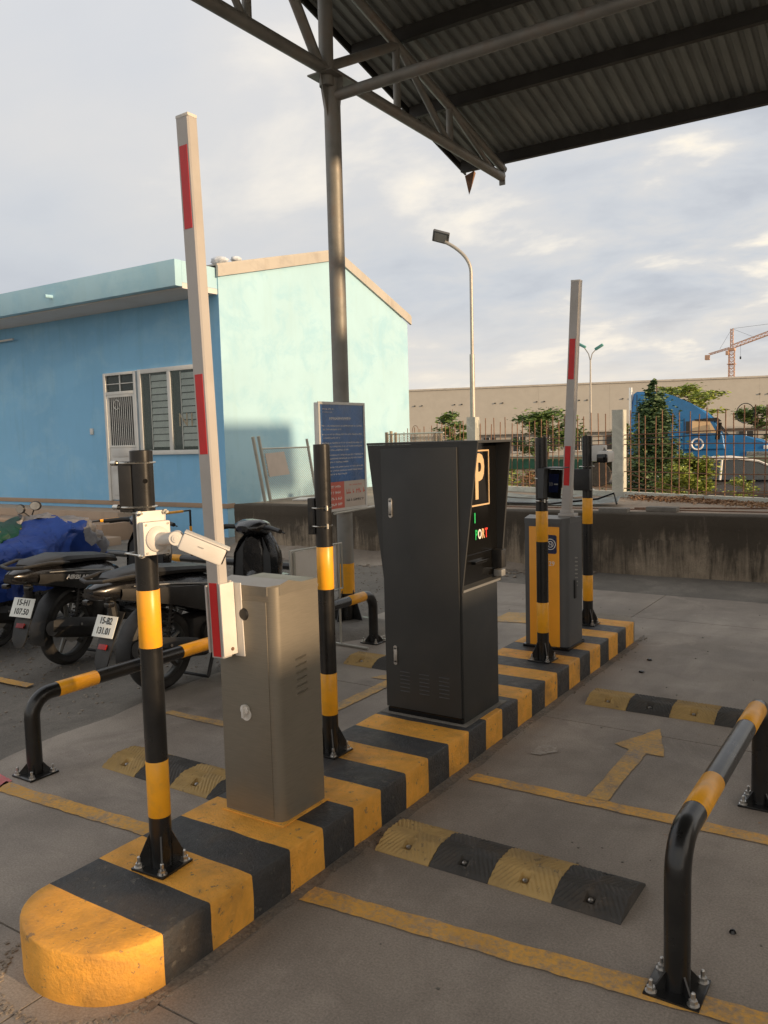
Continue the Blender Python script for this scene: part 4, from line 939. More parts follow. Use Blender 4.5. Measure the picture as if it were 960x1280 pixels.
# ================================================================ rebar fence
FA, FB = Vector((-9.15, 14.42, 0)), Vector((-.9, 11.02, 0))
fd = (FB-FA).normalized(); fl = (FB-FA).length
fe = thing('rebar_fence', 'rusty fence of thin steel bars with wire rails along the back of the raised yard', 'fence', tuple(FA+Vector((0, 0, .7))))
r_ = random.Random(4); s = .05; q = MB(); q.tube([(0, 0, 0), (0, 0, 1)], .0085, 6); pk = fin(q, 'bar', m_rust)
while s < fl:
    p = FA+fd*s; o = pk.copy(); COL.objects.link(o); o.parent = fe
    h = r_.uniform(1.16, 1.28) if s > 1.2 else r_.uniform(1.0, 1.2)
    o.location = Vector((p.x, p.y, .70))-wpos(fe); o.scale = (1, 1, h); o.rotation_euler = (r_.gauss(0, .012), r_.gauss(0, .014), 0)
    s += r_.gauss(.142, .012)
bpy.data.objects.remove(pk)
for z, a, b_ in ((.83, 0, 1), (1.28, 0, 1), (1.08, .62, 1), (1.48, .1, 1), (1.56, 0, 1), (1.62, .45, 1)):
    q = MB(); P = []
    for k in range(24):
        f = a+(b_-a)*k/23; p = FA.lerp(FB, f); P.append((p.x-.008, p.y-.008, z+.012*nz((f*9, z*7, 0), 1)+(.03*math.sin(f*PI*3) if z > 1.5 else 0)))
    q.tube(P, .0075, 5); fin(q, 'rail', m_rust if z != 1.56 else m_bikem, fe)
for (f0, z0, f1, z1) in ((.66, 1.05, .83, .74), (.66, .95, .78, .74), (.80, .80, .95, .90)):
    q = MB(); a, b_ = FA.lerp(FB, f0), FA.lerp(FB, f1); q.tube([(a.x, a.y-.02, z0), (b_.x, b_.y-.02, z1)], .006, 5); fin(q, 'loose_wire', m_rust, fe)
for (f, z, r, mat) in ((.868, 1.86, .125, m_kdark), (.07, 1.80, .10, m_rust), (.512, 1.80, .09, m_rust)):
    q = MB(); c = FA.lerp(FB, f); n = 28; q.tube([(c.x+fd.x*r*math.cos(2*PI*k/n), c.y+fd.y*r*math.cos(2*PI*k/n)-.012, z+r*math.sin(2*PI*k/n)) for k in range(n+1)], .006, 5); fin(q, 'wire_ring', mat, fe)
q = MB(); a, b_ = FA.lerp(FB, 0), FA.lerp(FB, 1); q.loft([[(a.x, a.y-.06, .70), (a.x, a.y+.07, .70), (a.x, a.y+.07, .78), (a.x, a.y-.06, .78)], [(b_.x, b_.y-.06, .70), (b_.x, b_.y+.07, .70), (b_.x, b_.y+.07, .78), (b_.x, b_.y-.06, .78)]]); fin(q, 'kerb_beam', m_post, fe)
def post(x, y, h, w, lb):
    q = MB(); rows = []
    for k in range(9):
        z = .70+h*k/8; e = w/2+.004*nz((x, y, z), 5); rows.append([(x-e, y-e, z), (x+e, y-e, z), (x+e, y+e, z), (x-e, y+e, z)])
    q.loft(rows); bmesh.ops.bevel(q.bm, geom=[e for e in q.bm.edges if e.calc_face_angle(0) > 1], offset=.006, segments=1, affect='EDGES')
    tag(fin(q, 'concrete_post', m_post), lb, 'post')
post(-3.86, 12.22, 1.29, .165, 'pale concrete fence post left of the conifer')
post(-6.87, 13.36, 1.30, .17, 'concrete fence post carrying the single arm street lamp')
# green net behind the bars
q = MB(); rows = []
for k in range(60):
    f = .12+.46*k/59; p = FA.lerp(FB, f); rows.append([(p.x, p.y+.05+.03*nz((f*30, j, 0), 1), 1.0-.17*(j/4)+.25+.02*nz((f*20, j, 3), 1)) for j in range(5)])
q.loft(rows, False, False); tag(fin(q, 'shade_net', m_net), 'strip of green shade net stretched low behind the fence bars', 'net')

# chain-link panels
def chainlink(name, lb, A, B, h0, h1, lean, cell=.055, posts=(), mat=m_wire):
    A = Vector(A); B = Vector(B); L = (B-A).length; d = (B-A)/L; up = Vector(lean).normalized()
    t = thing(name, lb, 'fence panel', tuple(A))
    q = MB(); n = int((L+h1)/cell)+1; H_ = h1-h0
    for sg in (1, -1):
        for k in range(-int(H_/cell)-1, int(L/cell)+1):
            s0 = k*cell; a0, b0 = (s0, 0), (s0+H_, H_)
            lo, hi = max(0, -s0), min(H_, L-s0)
            if hi <= lo: continue
            p = [(s0+lo, lo), (s0+hi, hi)]
            if sg < 0: p = [(L-u, v) for u, v in p]
            q.tube([A+d*u+up*(h0+v) for u, v in p], .0034, 3, False)
    fin(q, 'wire_mesh', mat, t, kind='stuff')
    for z in (h0, h1):
        q = MB(); q.tube([A+up*z, B+up*z], .012, 8); fin(q, 'rail', mat, t)
    for s in posts:
        q = MB(); q.tube([A+d*s[0]+up*(-.0), A+d*s[0]+up*s[1]], s[2], 10); fin(q, 'post', mat if len(s) < 4 else s[3], t)
    return t
t = chainlink('chain_link_panel', 'chain link panel with slanting steel posts leaning by the pale gable wall', (-8.72, 9.93, .71), (-8.72, 11.15, .71), .02, .86, (0, -.22, 1), .05, ((-.13, 1.05, .026), (0.0, 1.06, .026), (1.18, 1.0, .022)))
q = MB(); up = Vector((0, -.22, 1)).normalized(); A = Vector((-8.70, 9.98, .71)); q.loft([[A+Vector((0, .0, 0))+up*.40, A+Vector((0, .50, 0))+up*.42, A+Vector((0, .46, 0))+up*.80, A+Vector((0, .0, 0))+up*.78], [A+Vector((.01, .0, 0))+up*.40, A+Vector((.01, .50, 0))+up*.42, A+Vector((.01, .46, 0))+up*.80, A+Vector((.01, .0, 0))+up*.78]]); fin(q, 'pinkish_sheet', m_signw, t)
q = MB(); q.box((-8.3, 10.6, .715), (.7, .5, .02), Matrix.Rotation(.4, 3, 'Z')); tag(fin(q, 'panel_board', m_cream), 'whitish board lying flat before the chain link panel', 'board')
chainlink('chain_link_panel', 'chain link strip with short wooden posts seen just above the black kiosk', (-8.9, 13.6, .72), (-7.3, 13.05, .72), .55, 1.02, (0, 0, 1), .045, ((.02, 1.06, .035, m_wood), (.16, 1.08, .03, m_wood), (.30, 1.05, .028, m_wood), (1.45, 1.02, .03, m_wood), (1.6, 1.0, .03, m_wood)))

# ================================================================ blue house
hs = thing('blue_house', 'single storey blue house with a flat front eave and a pale sunlit gable wall', 'house', (-10.3, 10.6, 0))
HX, HY, HB = -10.314, 10.6, 16.79
q = MB(); q.b(-24, HX-.002, HY, HY+.2, .585, 4.22); 
fin(q, 'front_wall', m_blue, hs)
q = MB(); q.prism([(HY+.001, -.3), (HB, -.3), (HB, 4.33), (14.05, 5.38), (HY+.001, 4.52)], 'X', HX-.2, HX); fin(q, 'gable_wall', m_mint, hs)
q = MB(); q.b(-24, HX-.001, HY-.004, HY+.19, -.3, .50); fin(q, 'lower_wall', m_blue, hs)
q = MB(); q.b(-24, HX+.012, HY-.02, HY+.19, .50, .585, .004); fin(q, 'skirting_band', m_tan, hs)
q = MB(); q.b(-24, -11.37+1.03, 9.65, 9.80, 4.235, 4.66, .004); fin(q, 'eave_fascia', m_mint, hs)
q = MB(); q.b(-24, -10.342, 9.801, HY+.3, 4.21, 4.30); fin(q, 'soffit', m_soffit, hs)
q = MB(); q.b(-10.47, -10.34, 9.801, HY+.35, 4.302, 4.655); fin(q, 'eave_end', m_mint, hs)
q = MB(); q.b(-24, -10.48, 9.801, HY+.5, 4.59, 4.64); fin(q, 'eave_deck', m_tan, hs)
# barge boards and roof planes
for (ya, za, yb, zb) in ((HY-.04, 4.52, 14.05, 5.36), (14.05, 5.36, HB+.12, 4.33)):
    q = MB(); q.loft([[(HX+.002, ya, za-.02), (HX+.002, yb, zb-.02), (HX+.002, yb, zb+.17), (HX+.002, ya, za+.17)], [(HX+.05, ya, za-.02), (HX+.05, yb, zb-.02), (HX+.05, yb, zb+.17), (HX+.05, ya, za+.17)]]); fin(q, 'barge_board', m_barge, hs)
    q = MB(); q.loft([[(HX+.03, ya, za+.171), (HX+.03, yb, zb+.171), (HX+.03, yb, zb+.20), (HX+.03, ya, za+.20)], [(-24, ya, za+.171), (-24, yb, zb+.171), (-24, yb, zb+.20), (-24, ya, za+.20)]]); fin(q, 'roof_slope', m_barge, hs)
q = MB(); q.b(-24, HX-.21, HB-.2, HB, -.3, 4.3); fin(q, 'back_wall', m_mint, hs)
q = MB(); q.tube([(-13.60, 9.66, 4.42), (-13.60, 9.50, 4.415)], .035, 14); q.tube([(-13.60, 9.499, 4.415), (-13.60, 9.498, 4.415)], .028, 14); fin(q, 'drain_pipe', m_mint, hs)
q = MB(); q.tube([(-17.6, 10.55, 3.95), (-16.2, 10.50, 3.95)], .022, 10); fin(q, 'tube_lamp', m_frame, hs)
# door
dX0, dX1, dZ0, dZ1 = -13.44, -12.50, .585, 3.05
dr = bpy.data.objects.new('door', None); COL.objects.link(dr); dr.parent = hs; dr.location = Vector((dX0, HY, dZ0))-wpos(hs)
def bars(parent, rects, y0, y1, mat, name):
    for a in rects: q = MB(); q.b(a[0], a[1], y0, y1, a[2], a[3], .003); fin(q, name, mat, parent)
y0_, y1_ = HY-.05, HY-.001
bars(dr, [(dX0, dX0+.07, dZ0, dZ1), (dX1-.07, dX1, dZ0, dZ1), (dX0+.071, dX1-.071, dZ1-.05, dZ1), (dX0+.071, dX1-.071, 2.63, 2.69)], y0_, y1_, m_frame, 'door_frame')
q = MB(); q.b(dX0+.072, dX1-.072, HY-.03, HY-.002, dZ0+.02, 1.62, .002); fin(q, 'lower_leaf', m_bronze, dr)
for za, zb in ((.70, 1.10), (1.18, 1.40), (1.44, 1.58)):
    q = MB(); q.b(dX0+.16, dX1-.16, HY-.042, HY-.0305, za, zb, .004); fin(q, 'door_panel', m_bronze, dr)
q = MB(); q.b(dX0+.072, dX1-.072, HY-.008, HY-.002, 1.62, 3.0); fin(q, 'dark_opening', m_dark, dr)
for k in range(13):
    x = dX0+.13+k*.057; q = MB(); q.tube([(x, HY-.022, 1.63), (x, HY-.022, 2.62)], .009, 6); fin(q, 'grille_bar', m_frame, dr)
bars(dr, [(dX0+.072, dX0+.12, 1.62, 2.63), (dX1-.12, dX1-.072, 1.62, 2.63), (dX0+.12, dX1-.12, 1.62, 1.66), (dX0+.12, dX1-.12, 2.58, 2.63)], HY-.04, HY-.01, m_frame, 'leaf_frame')
q = MB(); n = 18; q.tube([(dX0+.35+.09*math.cos(2*PI*k/n), HY-.032, 2.44+.09*math.sin(2*PI*k/n)) for k in range(n+1)], .008, 5); fin(q, 'grille_ring', m_frame, dr)
bars(dr, [(-12.99, -12.96, 2.69, 3.0), (dX0+.07, dX1-.07, 2.83, 2.845)], HY-.03, HY-.01, m_frame, 'transom_bar')
q = MB(); q.b(dX0+.072, dX1-.072, HY-.006+.0, HY-.0085, 2.70, 2.99); fin(q, 'transom_pane', m_glass, dr)
# window
wX0, wX1, wZ0, wZ1 = -12.44, -10.80, 1.47, 3.06
wn = bpy.data.objects.new('window', None); COL.objects.link(wn); wn.parent = hs; wn.location = Vector((wX0, HY, wZ0))-wpos(hs)
xm = -11.60
bars(wn, [(wX0, wX0+.085, wZ0, wZ1), (wX1-.08, wX1, wZ0, wZ1), (xm-.045, xm+.045, wZ0+.081, wZ1-.081), (wX0+.086, wX1-.081, wZ1-.08, wZ1), (wX0+.086, wX1-.081, wZ0, wZ0+.08)], HY-.055, HY-.001, m_frame, 'window_frame')
q = MB(); q.b(wX0+.05, wX1-.05, HY-.006, HY-.0015, wZ0+.05, wZ1-.05); fin(q, 'dark_room', m_dark, wn)
for a, b_ in ((wX0+.086, xm-.046), (xm+.046, wX1-.081)):
    for k in range(11):
        z = wZ0+.14+k*.122; q = MB(); q.loft([[(a+.25, HY-.028, z), (a+.25, HY-.010, z+.012), (a+.25, HY-.010, z+.102), (a+.25, HY-.014, z+.104)], [(b_-.01, HY-.028, z), (b_-.01, HY-.010, z+.012), (b_-.01, HY-.010, z+.102), (b_-.01, HY-.014, z+.104)]]); fin(q, 'louvre_slat', m_slat, wn)
    q = MB(); q.b(a, b_, HY-.036, HY-.033, wZ0+.081, wZ1-.081); fin(q, 'pane', m_glass, wn)
    q = MB(); q.tube([(a+.24, HY-.03, wZ0+.1), (a+.24, HY-.03, wZ1-.1)], .008, 6); fin(q, 'slat_rod', m_frame, wn)
text('N1', 'reflected_letters', .34, m_pcream, wn, frame((-11.2, HY-.03, 2.08), (1, 0, 0), (0, 0, 1)), .0004)  # lettering reflected in the glass, put on the pane as cream print
# sacks on the roof corner
for i, (x, y, z, s, rt, lb) in enumerate(((-10.50, 10.85, 4.84, (.17, .11, .075), .2, 'larger blue and white sack slumped on the roof corner'), (-10.45, 11.22, 4.92, (.10, .10, .05), .6, 'smaller pale sack beside the larger one on the roof corner'))):
    q = MB(); bmesh.ops.create_icosphere(q.bm, subdivisions=3, radius=1)
    for v in q.bm.verts: v.co = Vector((v.co.x*s[0], v.co.y*s[1], v.co.z*s[2]))*(1+.22*nz(v.co+Vector((i, 0, 0)), 2.5))
    q.tf(Matrix.Translation((x, y, z)) @ Matrix.Rotation(rt, 4, 'Z')); tag(fin(q, 'sack', m_sack, None, 80), lb, 'sack')
# porch slabs
pc = thing('porch_step', 'x', 'x', (-14, 10, 0)); del pc['label']; del pc['category']; struct(pc)
q = MB(); q.b(-24, -12.4, 9.9, HY-.022, -.02, .44, .01); fin(q, 'upper_step', m_porch, pc)
q = MB(); q.b(-24, -11.9, 9.15, 9.898, -.02, .30, .01); fin(q, 'lower_step', m_tan, pc)
q = MB(); q.b(-24, -11.4, 8.2, 9.148, -.02, .12, .01); fin(q, 'ground_step', m_porch, pc)

# ================================================================ background
def far(az_px, D, base=-.45): return None
def strip_frame(P0, P1):
    P0 = Vector(P0); P1 = Vector(P1); d = (P1-P0).normalized(); n = Vector((d.y, -d.x, 0)); return P0, d, n
# warehouse: long pale wall
A, B = Vector((-78.6, 127.7, 0)), Vector((-22.4, 148.3, 0)); d = (B-A).normalized(); A2 = A-d*60; B2 = B+d*70; n = Vector((-d.y, d.x, 0))
wh = thing('warehouse', 'huge beige windowless warehouse wall filling the far background', 'warehouse', (-50, 138, -.45))
def obl(A, B, z0a, z1a, z0b, z1b, depth, nn):
    q = MB(); q.loft([[A+Vector((0, 0, z0a)), A+Vector((0, 0, z1a)), A+nn*depth+Vector((0, 0, z1a)), A+nn*depth+Vector((0, 0, z0a))], [B+Vector((0, 0, z0b)), B+Vector((0, 0, z1b)), B+nn*depth+Vector((0, 0, z1b)), B+nn*depth+Vector((0, 0, z0b))]]); return q
L = (B2-A2).length; npan = 16
for k in range(npan):
    a, b_ = A2.lerp(B2, k/npan), A2.lerp(B2, (k+1)/npan)-d*.012
    fin(obl(a, b_, -.45, 10.05, -.45, 10.05, 30, n), 'wall_bay', m_whouse, wh)
fin(obl(A2-n*.15, B2-n*.15, 10.06, 10.35, 10.06, 10.35, 30, n), 'parapet_cap', m_barge, wh)
for k in range(40):
    p = A.lerp(B, -.1+k*.04); 
    if k % 3: continue
    q = MB(); q.box(p-n*.12+Vector((0, 0, 7.4)), (.22, .2, .18)); q.box(p-n*.12+d*1.3+Vector((0, 0, 7.4)), (.22, .2, .18)); fin(q, 'vent_pair', m_dark, wh)
# low annex with dark windows
A, B = Vector((-34, 46.8, 0)), Vector((2, 57.2, 0)); d = (B-A).normalized(); n = Vector((-d.y, d.x, 0))
an = thing('annex_building', 'low pale building with small dark windows behind the fence', 'building', (-16, 52, -.45))
fin(obl(A, B, -.45, 1.75, -.45, 1.75, 8, n), 'wall', m_whouse, an); fin(obl(A-n*.3, B-n*.3, 1.752, 1.86, 1.752, 1.86, 8.5, n), 'roof', m_barge, an)
for k in range(14):
    p = A.lerp(B, .27+k*.052)-n*.03
    q = MB(); q.box(p+Vector((0, 0, 1.08)), (.78, .06, .95), Matrix.Rotation(math.atan2(d.y, d.x), 3, 'Z')); w_ = fin(q, 'window', m_dark, an)
    q = MB(); q.box(p-n*.04+Vector((0, 0, 1.08)), (.05, .03, .95), Matrix.Rotation(math.atan2(d.y, d.x), 3, 'Z')); q.box(p-n*.04+Vector((0, 0, .58)), (.9, .05, .06), Matrix.Rotation(math.atan2(d.y, d.x), 3, 'Z')); fin(q, 'window_bar', m_frame, w_)

# trees
def tree(name, lb, base, h, crown_r, crown_h, mat, kind='loose', n=1500, leaf=.09, seed=1, trunk_r=.06, cz=None, grp=None):
    r = random.Random(seed); bx, by, bz = base
    t = thing(name, lb, name.replace('_', ' '), base, grp)
    q = MB(); q.tube([(bx, by, bz-.05), (bx+.03, by, bz+h*.4), (bx+.02*h, by, bz+h*.97)], [trunk_r, trunk_r*.7, trunk_r*.15], 8)
    limbs = []
    nl = 16
    for k in range(nl):
        f = .25+.7*k/nl if kind != 'cone' else .1+.88*k/nl
        z0 = bz+h-crown_h+crown_h*f*.9; a = r.uniform(0, 6.28)+k*2.4
        ff = (1-f)**.75 if kind == 'cone' else math.sin(PI*min(1, .15+f*.8))
        L = crown_r*ff*r.uniform(.75, 1.15); rise = L*(.9 if kind == 'cone' else .35)
        e = Vector((bx+L*math.cos(a), by+L*math.sin(a), z0+rise)); s = Vector((bx+.02*h*f, by, z0)); limbs.append((s, e)); q.tube([s, s.lerp(e, .5)+Vector((0, 0, -.04*L)), e], [trunk_r*.35, trunk_r*.22, .004], 5)
    fin(q, 'trunk', m_bark, t)
    q = MB(); clumps = []
    for s, e in limbs:
        for f in ((.45, .7, .95) if kind != 'layer' else (.3, .5, .7, .88, 1)): clumps.append((s.lerp(e, f), crown_r*r.uniform(.18, .32)))
    if kind == 'cone':
        for k in range(46):
            f = k/46; a = r.uniform(0, 6.28); rr = crown_r*(1-f)**.7*r.uniform(.3, .95); clumps.append((Vector((bx+rr*math.cos(a), by+rr*math.sin(a), bz+h-crown_h+crown_h*f)), crown_r*.24*(1.15-f)))
    for _ in range(n):
        c, cr = r.choice(clumps)
        v = Vector((r.gauss(0, 1), r.gauss(0, 1), r.gauss(0, .6 if kind != 'cone' else 1.1)))*cr*.55; p = c+v
        if kind == 'layer': p.z = c.z+v.z*.4
        s = leaf*r.uniform(.5, 1.2)
        R = Matrix.Rotation(r.uniform(0, 6.3), 3, 'Z') @ Matrix.Rotation(r.gauss(0, .8) + (1.2 if kind == 'cone' else 0), 3, 'X')
        q.poly([p+R @ Vector(w) for w in ((-s, 0, 0), (0, -s*.42, s*.1), (s, 0, -s*.1), (0, s*.42, s*.1))])
    fin(q, 'crown', mat, t, 10, None, None, False); return t
tree('conifer', 'dark dense conifer growing just behind the fence in front of the blue truck', (-4.02, 14.6, -.45), 3.02, .62, 2.9, m_conif, 'cone', 24000, .042, 2, .05)
tree('shrub', 'bright yellow green shrub against the fence before the parked car', (-3.02, 13.0, .3), 1.08, .40, 1.0, m_shrub, 'loose', 7500, .036, 5, .02)
tree('shrub', 'small sprout of yellow green leaves right of the larger shrub', (-2.25, 12.75, .4), .62, .22, .5, m_shrub, 'loose', 600, .03, 6, .01)
tree('shrub', 'thin yellow green bush behind the net left of the barrier cabinet', (-6.6, 14.4, -.2), 1.35, .75, 1.2, m_shrub, 'loose', 1600, .045, 7, .02)
tree('shrub', 'reddish dry bush tangled in the fence near the card reader', (-5.7, 13.6, .2), .95, .35, .8, m_dry, 'loose', 900, .035, 17, .02)
tree('broadleaf_tree', 'small airy tree left of the single arm street lamp', (-14.4, 26.3, -.45), 3.2, .62, 1.9, m_leaf, 'loose', 1500, .09, 8, .05)
tree('broadleaf_tree', 'green tree behind the fence just left of the far barrier arm', (-9.0, 22.0, -.45), 2.95, .95, 1.9, m_leaf, 'loose', 3800, .075, 9, .05)
tree('broadleaf_tree', 'slim young tree right of the far barrier arm by the pale post', (-9.2, 30.0, -.45), 2.6, .5, 1.5, m_leaf, 'loose', 700, .09, 10, .05)
tree('broadleaf_tree', 'tree with tiered feathery branches rising behind the truck cab', (-10.4, 44, -.45), 4.6, 1.9, 2.7, m_shrub, 'layer', 2600, .14, 12, .09)
tree('broadleaf_tree', 'round clipped little tree beyond the truck bonnet', (-7.0, 43.3, -.45), 3.25, .95, 1.5, m_leaf, 'loose', 1500, .13, 13, .07)
tree('broadleaf_tree', 'short green tree far behind the fence at the right frame edge', (-6.2, 44.6, -.45), 2.2, .8, 1.4, m_leaf, 'loose', 900, .12, 14, .07)

# street lamps
LX, LY = -9.15, 17.80; k_ = 1.333
t = thing('street_lamp', 'single arm street lamp with a square head rising behind the far concrete post', 'street lamp', (LX, LY, -.45))
q = MB(); q.tube([(LX, LY, -.45), (LX, LY, 3.6)], [.075, .058], 14); P = [(LX+.005, LY, 3.60), (LX+.01, LY, 5.5)]
for k in range(1, 11): a = k/10; P.append((LX+.01-.56*a**2.0, LY-.21*a**2, 5.5+.83*a-.08*a*a))
q.tube(P, .040, 12); fin(q, 'pole', m_lamppole, t)
LR = Matrix.Rotation(.45, 3, 'Z') @ Matrix.Rotation(.30, 3, 'Y') @ Matrix.Rotation(-.55, 3, 'X'); HP = Vector((LX-.63, LY-.27, 6.37))
q = MB(); q.box(HP, (.40, .35, .066), LR, .02); hd = fin(q, 'lamp_head', m_greycab, t)
q = MB(); q.box(HP+LR @ Vector((0, 0, -.036)), (.29, .25, .008), LR); fin(q, 'lamp_glass', m_topgrey, hd)
t = thing('street_lamp', 'far twin arm street lamp with teal heads beyond the warehouse yard', 'street lamp', (-23.2, 66.0, -.45))
q = MB(); q.tube([(-23.2, 66, -.45), (-23.2, 66, 7.6)], [.11, .06], 8)
for s in (-1, 1): q.tube([(-23.2, 66, 7.5), (-23.2+s*.15, 66, 8.1), (-23.2+s*.55, 66, 8.5+(.2 if s < 0 else 0))], .045, 6)
fin(q, 'pole', m_lamppole, t)
for s in (-1, 1): q = MB(); q.box((-23.2+s*.72, 66, 8.58+(.24 if s < 0 else 0)), (.75, .3, .22), Matrix.Rotation(-s*.5, 3, 'Y'), .08); fin(q, 'lamp_head', m_teal, t)

# tower crane
t = thing('tower_crane', 'orange tower crane rising behind the warehouse roof at the right', 'crane', (-74.1, 393, -.45))
cx_, cy_ = -74.1, 393
def lattice(name, A, B, w, nseg, mat, r=.16, tri=False):
    A = Vector(A); B = Vector(B); d = (B-A).normalized(); s1 = Vector((d.y, -d.x, 0)) if abs(d.z) < .9 else Vector((1, 0, 0)); s1.normalize(); s2 = d.cross(s1)
    q = MB(); cs = [(-1, -1), (1, -1), (1, 1), (-1, 1)]
    for a, b_ in cs: q.tube([A+(s1*a+s2*b_)*w, B+(s1*a+s2*b_)*w], r, 4)
    for k in range(nseg):
        p0, p1 = A.lerp(B, k/nseg), A.lerp(B, (k+1)/nseg)
        for i in range(4):
            c, e = cs[i], cs[(i+1) % 4]
            q.tube([p0+(s1*c[0]+s2*c[1])*w, p1+(s1*e[0]+s2*e[1])*w], r*.7, 3); q.tube([p0+(s1*c[0]+s2*c[1])*w, p0+(s1*e[0]+s2*e[1])*w], r*.7, 3)
    fin(q, name, mat, t)
lattice('mast', (cx_, cy_, -.45), (cx_, cy_, 36.5), 1.1, 24, m_crane, .17)
lattice('tower_head', (cx_, cy_, 37.6), (cx_, cy_, 46), .5, 5, m_crane, .16)
lattice('jib', (cx_+1, cy_, 38.4), (cx_+44, cy_-12, 50), .75, 26, m_crane, .14)
lattice('counter_jib', (cx_-1, cy_, 37.6), (cx_-9.8, cy_+1, 35.6), .35, 6, m_crane, .14)
q = MB(); q.box((cx_-10.2, cy_, 34.2), (1.9, 2, 2.2), None, .2); fin(q, 'counterweight', m_crane, t)
q = MB(); q.box((cx_, cy_, 36.9), (2.8, 2.8, 1.0)); fin(q, 'slewing_ring', m_crane, t); q = MB(); q.box((cx_-1.6, cy_-1, 35.5), (1.3, 1.5, 1.8), None, .1); fin(q, 'operator_cab', m_crane, t); q = MB(); q.box((cx_, cy_, 30.6), (3.4, 3.4, .25)); fin(q, 'walkway', m_crane, t)
q = MB(); q.tube([(cx_, cy_, 46), (cx_+44, cy_-12, 46.4)], .07, 3); q.tube([(cx_, cy_, 46), (cx_+10, cy_-3, 41)], .06, 3); q.tube([(cx_, cy_, 46), (cx_-5, cy_, 37.5)], .06, 3); q.tube([(cx_+3.8, cy_-1, 39), (cx_+3.8, cy_-1, 33.6)], .05, 3); fin(q, 'cable', m_kdark, t)
q = MB(); q.box((cx_+3.8, cy_-1, 33), (.7, .5, 1.2), None, .2); fin(q, 'hook_block', m_kdark, t)

# ================================================================ truck, trailer, car (local x = forward, z up)
def veh(name, lb, cat, P, yaw):
    t = thing(name, lb, cat, (0, 0, 0)); return t
def place(t, P, yaw): t.location = P; t.rotation_euler.z = yaw
def wheel(t, x, y, r, w, name='wheel', rimm=None):
    q = MB(); q.lathe([(r*.62, -w/2), (r*.93, -w/2), (r, -w*.32), (r, w*.32), (r*.93, w/2), (r*.62, w/2)], (x, y, r), 28, 'Y'); o = fin(q, name, m_tyre, t)
    q = MB(); q.lathe([(.001, -w*.30), (r*.2, -w*.34), (r*.25, -w*.2), (r*.55, -w*.22), (r*.63, -w*.42), (r*.63, w*.42), (r*.4, w*.2), (.001, w*.2)], (x, y, r), 20, 'Y'); fin(q, 'rim', rimm or m_rim, o)
YT = math.atan2(.225, .974)
t = veh('semi_truck', 'blue sleeper cab truck parked beyond the fence', 'truck', 0, 0)
prof_cab = [(0, 1.3), (.06, 2.2), (.20, 3.62), (.34, 3.72), (1.0, 3.72), (1.7, 3.52), (2.4, 3.18), (3.0, 2.82), (3.25, 2.58), (3.62, 1.88), (3.7, 1.3)]
q = MB(); q.prism(prof_cab, 'Y', -1.15, 1.15); bmesh.ops.bevel(q.bm, geom=[e for e in q.bm.edges if abs(e.verts[0].co.y-e.verts[1].co.y) < .01 and abs(e.verts[0].co.y) > 1], offset=.09, segments=3, affect='EDGES'); fin(q, 'cab', m_truck, t)
q = MB(); q.prism([(3.55, 1.1), (3.58, 1.98), (4.2, 1.90), (5.0, 1.72), (5.25, 1.5), (5.3, 1.1)], 'Y', -.95, .95); bmesh.ops.bevel(q.bm, geom=[e for e in q.bm.edges if abs(e.verts[0].co.y-e.verts[1].co.y) < .01], offset=.1, segments=3, affect='EDGES'); fin(q, 'bonnet', m_truck, t)
q = MB(); q.prism([(0.02, .85), (0.02, 1.30), (3.6, 1.30), (5.3, 1.35), (5.3, .8)], 'Y', -1.1, 1.1); fin(q, 'side_skirt', m_truck, t)
q = MB(); q.loft([[(3.33, -.95, 2.46), (3.70, -1.0, 1.95), (3.70, 1.0, 1.95), (3.33, .95, 2.46)], [(3.38, -.95, 2.48), (3.74, -1.0, 1.97), (3.74, 1.0, 1.97), (3.38, .95, 2.48)]]); fin(q, 'windscreen', m_cglass, t)
q = MB(); q.prism([(2.42, 2.0), (2.42, 2.50), (3.05, 2.50), (3.30, 2.05), (3.30, 2.0)], 'Y', -1.17, -1.152); fin(q, 'side_window', m_pcream, t)
q = MB(); q.prism([(2.2, 2.0), (2.2, 2.48), (2.38, 2.48), (2.38, 2.0)], 'Y', -1.17, -1.152); fin(q, 'door_pillar', m_dark, t)
q = MB(); q.box((1.22, -1.16, 3.15), (.22, .02, .34), None, .01); fin(q, 'sleeper_window', m_dark, t)
q = MB(); q.prism([(2.5, 2.55), (3.35, 2.6), (3.5, 2.45), (2.55, 2.50)], 'Y', -1.2, 1.2); fin(q, 'sun_visor', m_kdark, t)
q = MB(); n = 24; q.tube([(2.62+.21*math.cos(2*PI*k/n), -1.165, 1.58+.21*math.sin(2*PI*k/n)) for k in range(n+1)], .035, 5); q.b(2.55, 2.69, -1.168, -1.153, 1.53, 1.63); fin(q, 'door_emblem', m_white, t)
for x, z0, z1 in ((2.12, 1.32, 2.6), (3.32, 1.32, 2.0), (.34, 1.32, 3.6)):
    q = MB(); q.b(x, x+.025, -1.156, -1.15, z0, z1); fin(q, 'panel_gap', m_dark, t)
for z in (.5, .85): q = MB(); q.b(2.2, 3.2, -1.22, -1.0, z, z+.05); fin(q, 'step', m_rim, t)
q = MB(); q.tube([(.1, -1.0, 1.5), (.1, -1.0, 3.9)], .07, 10); fin(q, 'exhaust_stack', m_chrome, t)
q = MB(); q.tube([(3.35, -1.3, 1.75), (3.42, -1.35, 2.4)], .09, 8); fin(q, 'wing_mirror', m_kdark, t)
q = MB(); q.prism([(5.25, 1.0), (5.25, 1.25), (4.4, 1.26), (4.4, 1.0)], 'Y', -1.16, -1.0); q.b(5.3, 5.4, -1.1, 1.1, .45, .9); fin(q, 'bumper', m_chrome, t)
q = MB(); q.b(5.0, 5.22, -1.0, -.8, 1.3, 1.48, .03); fin(q, 'headlight', m_cream, t)
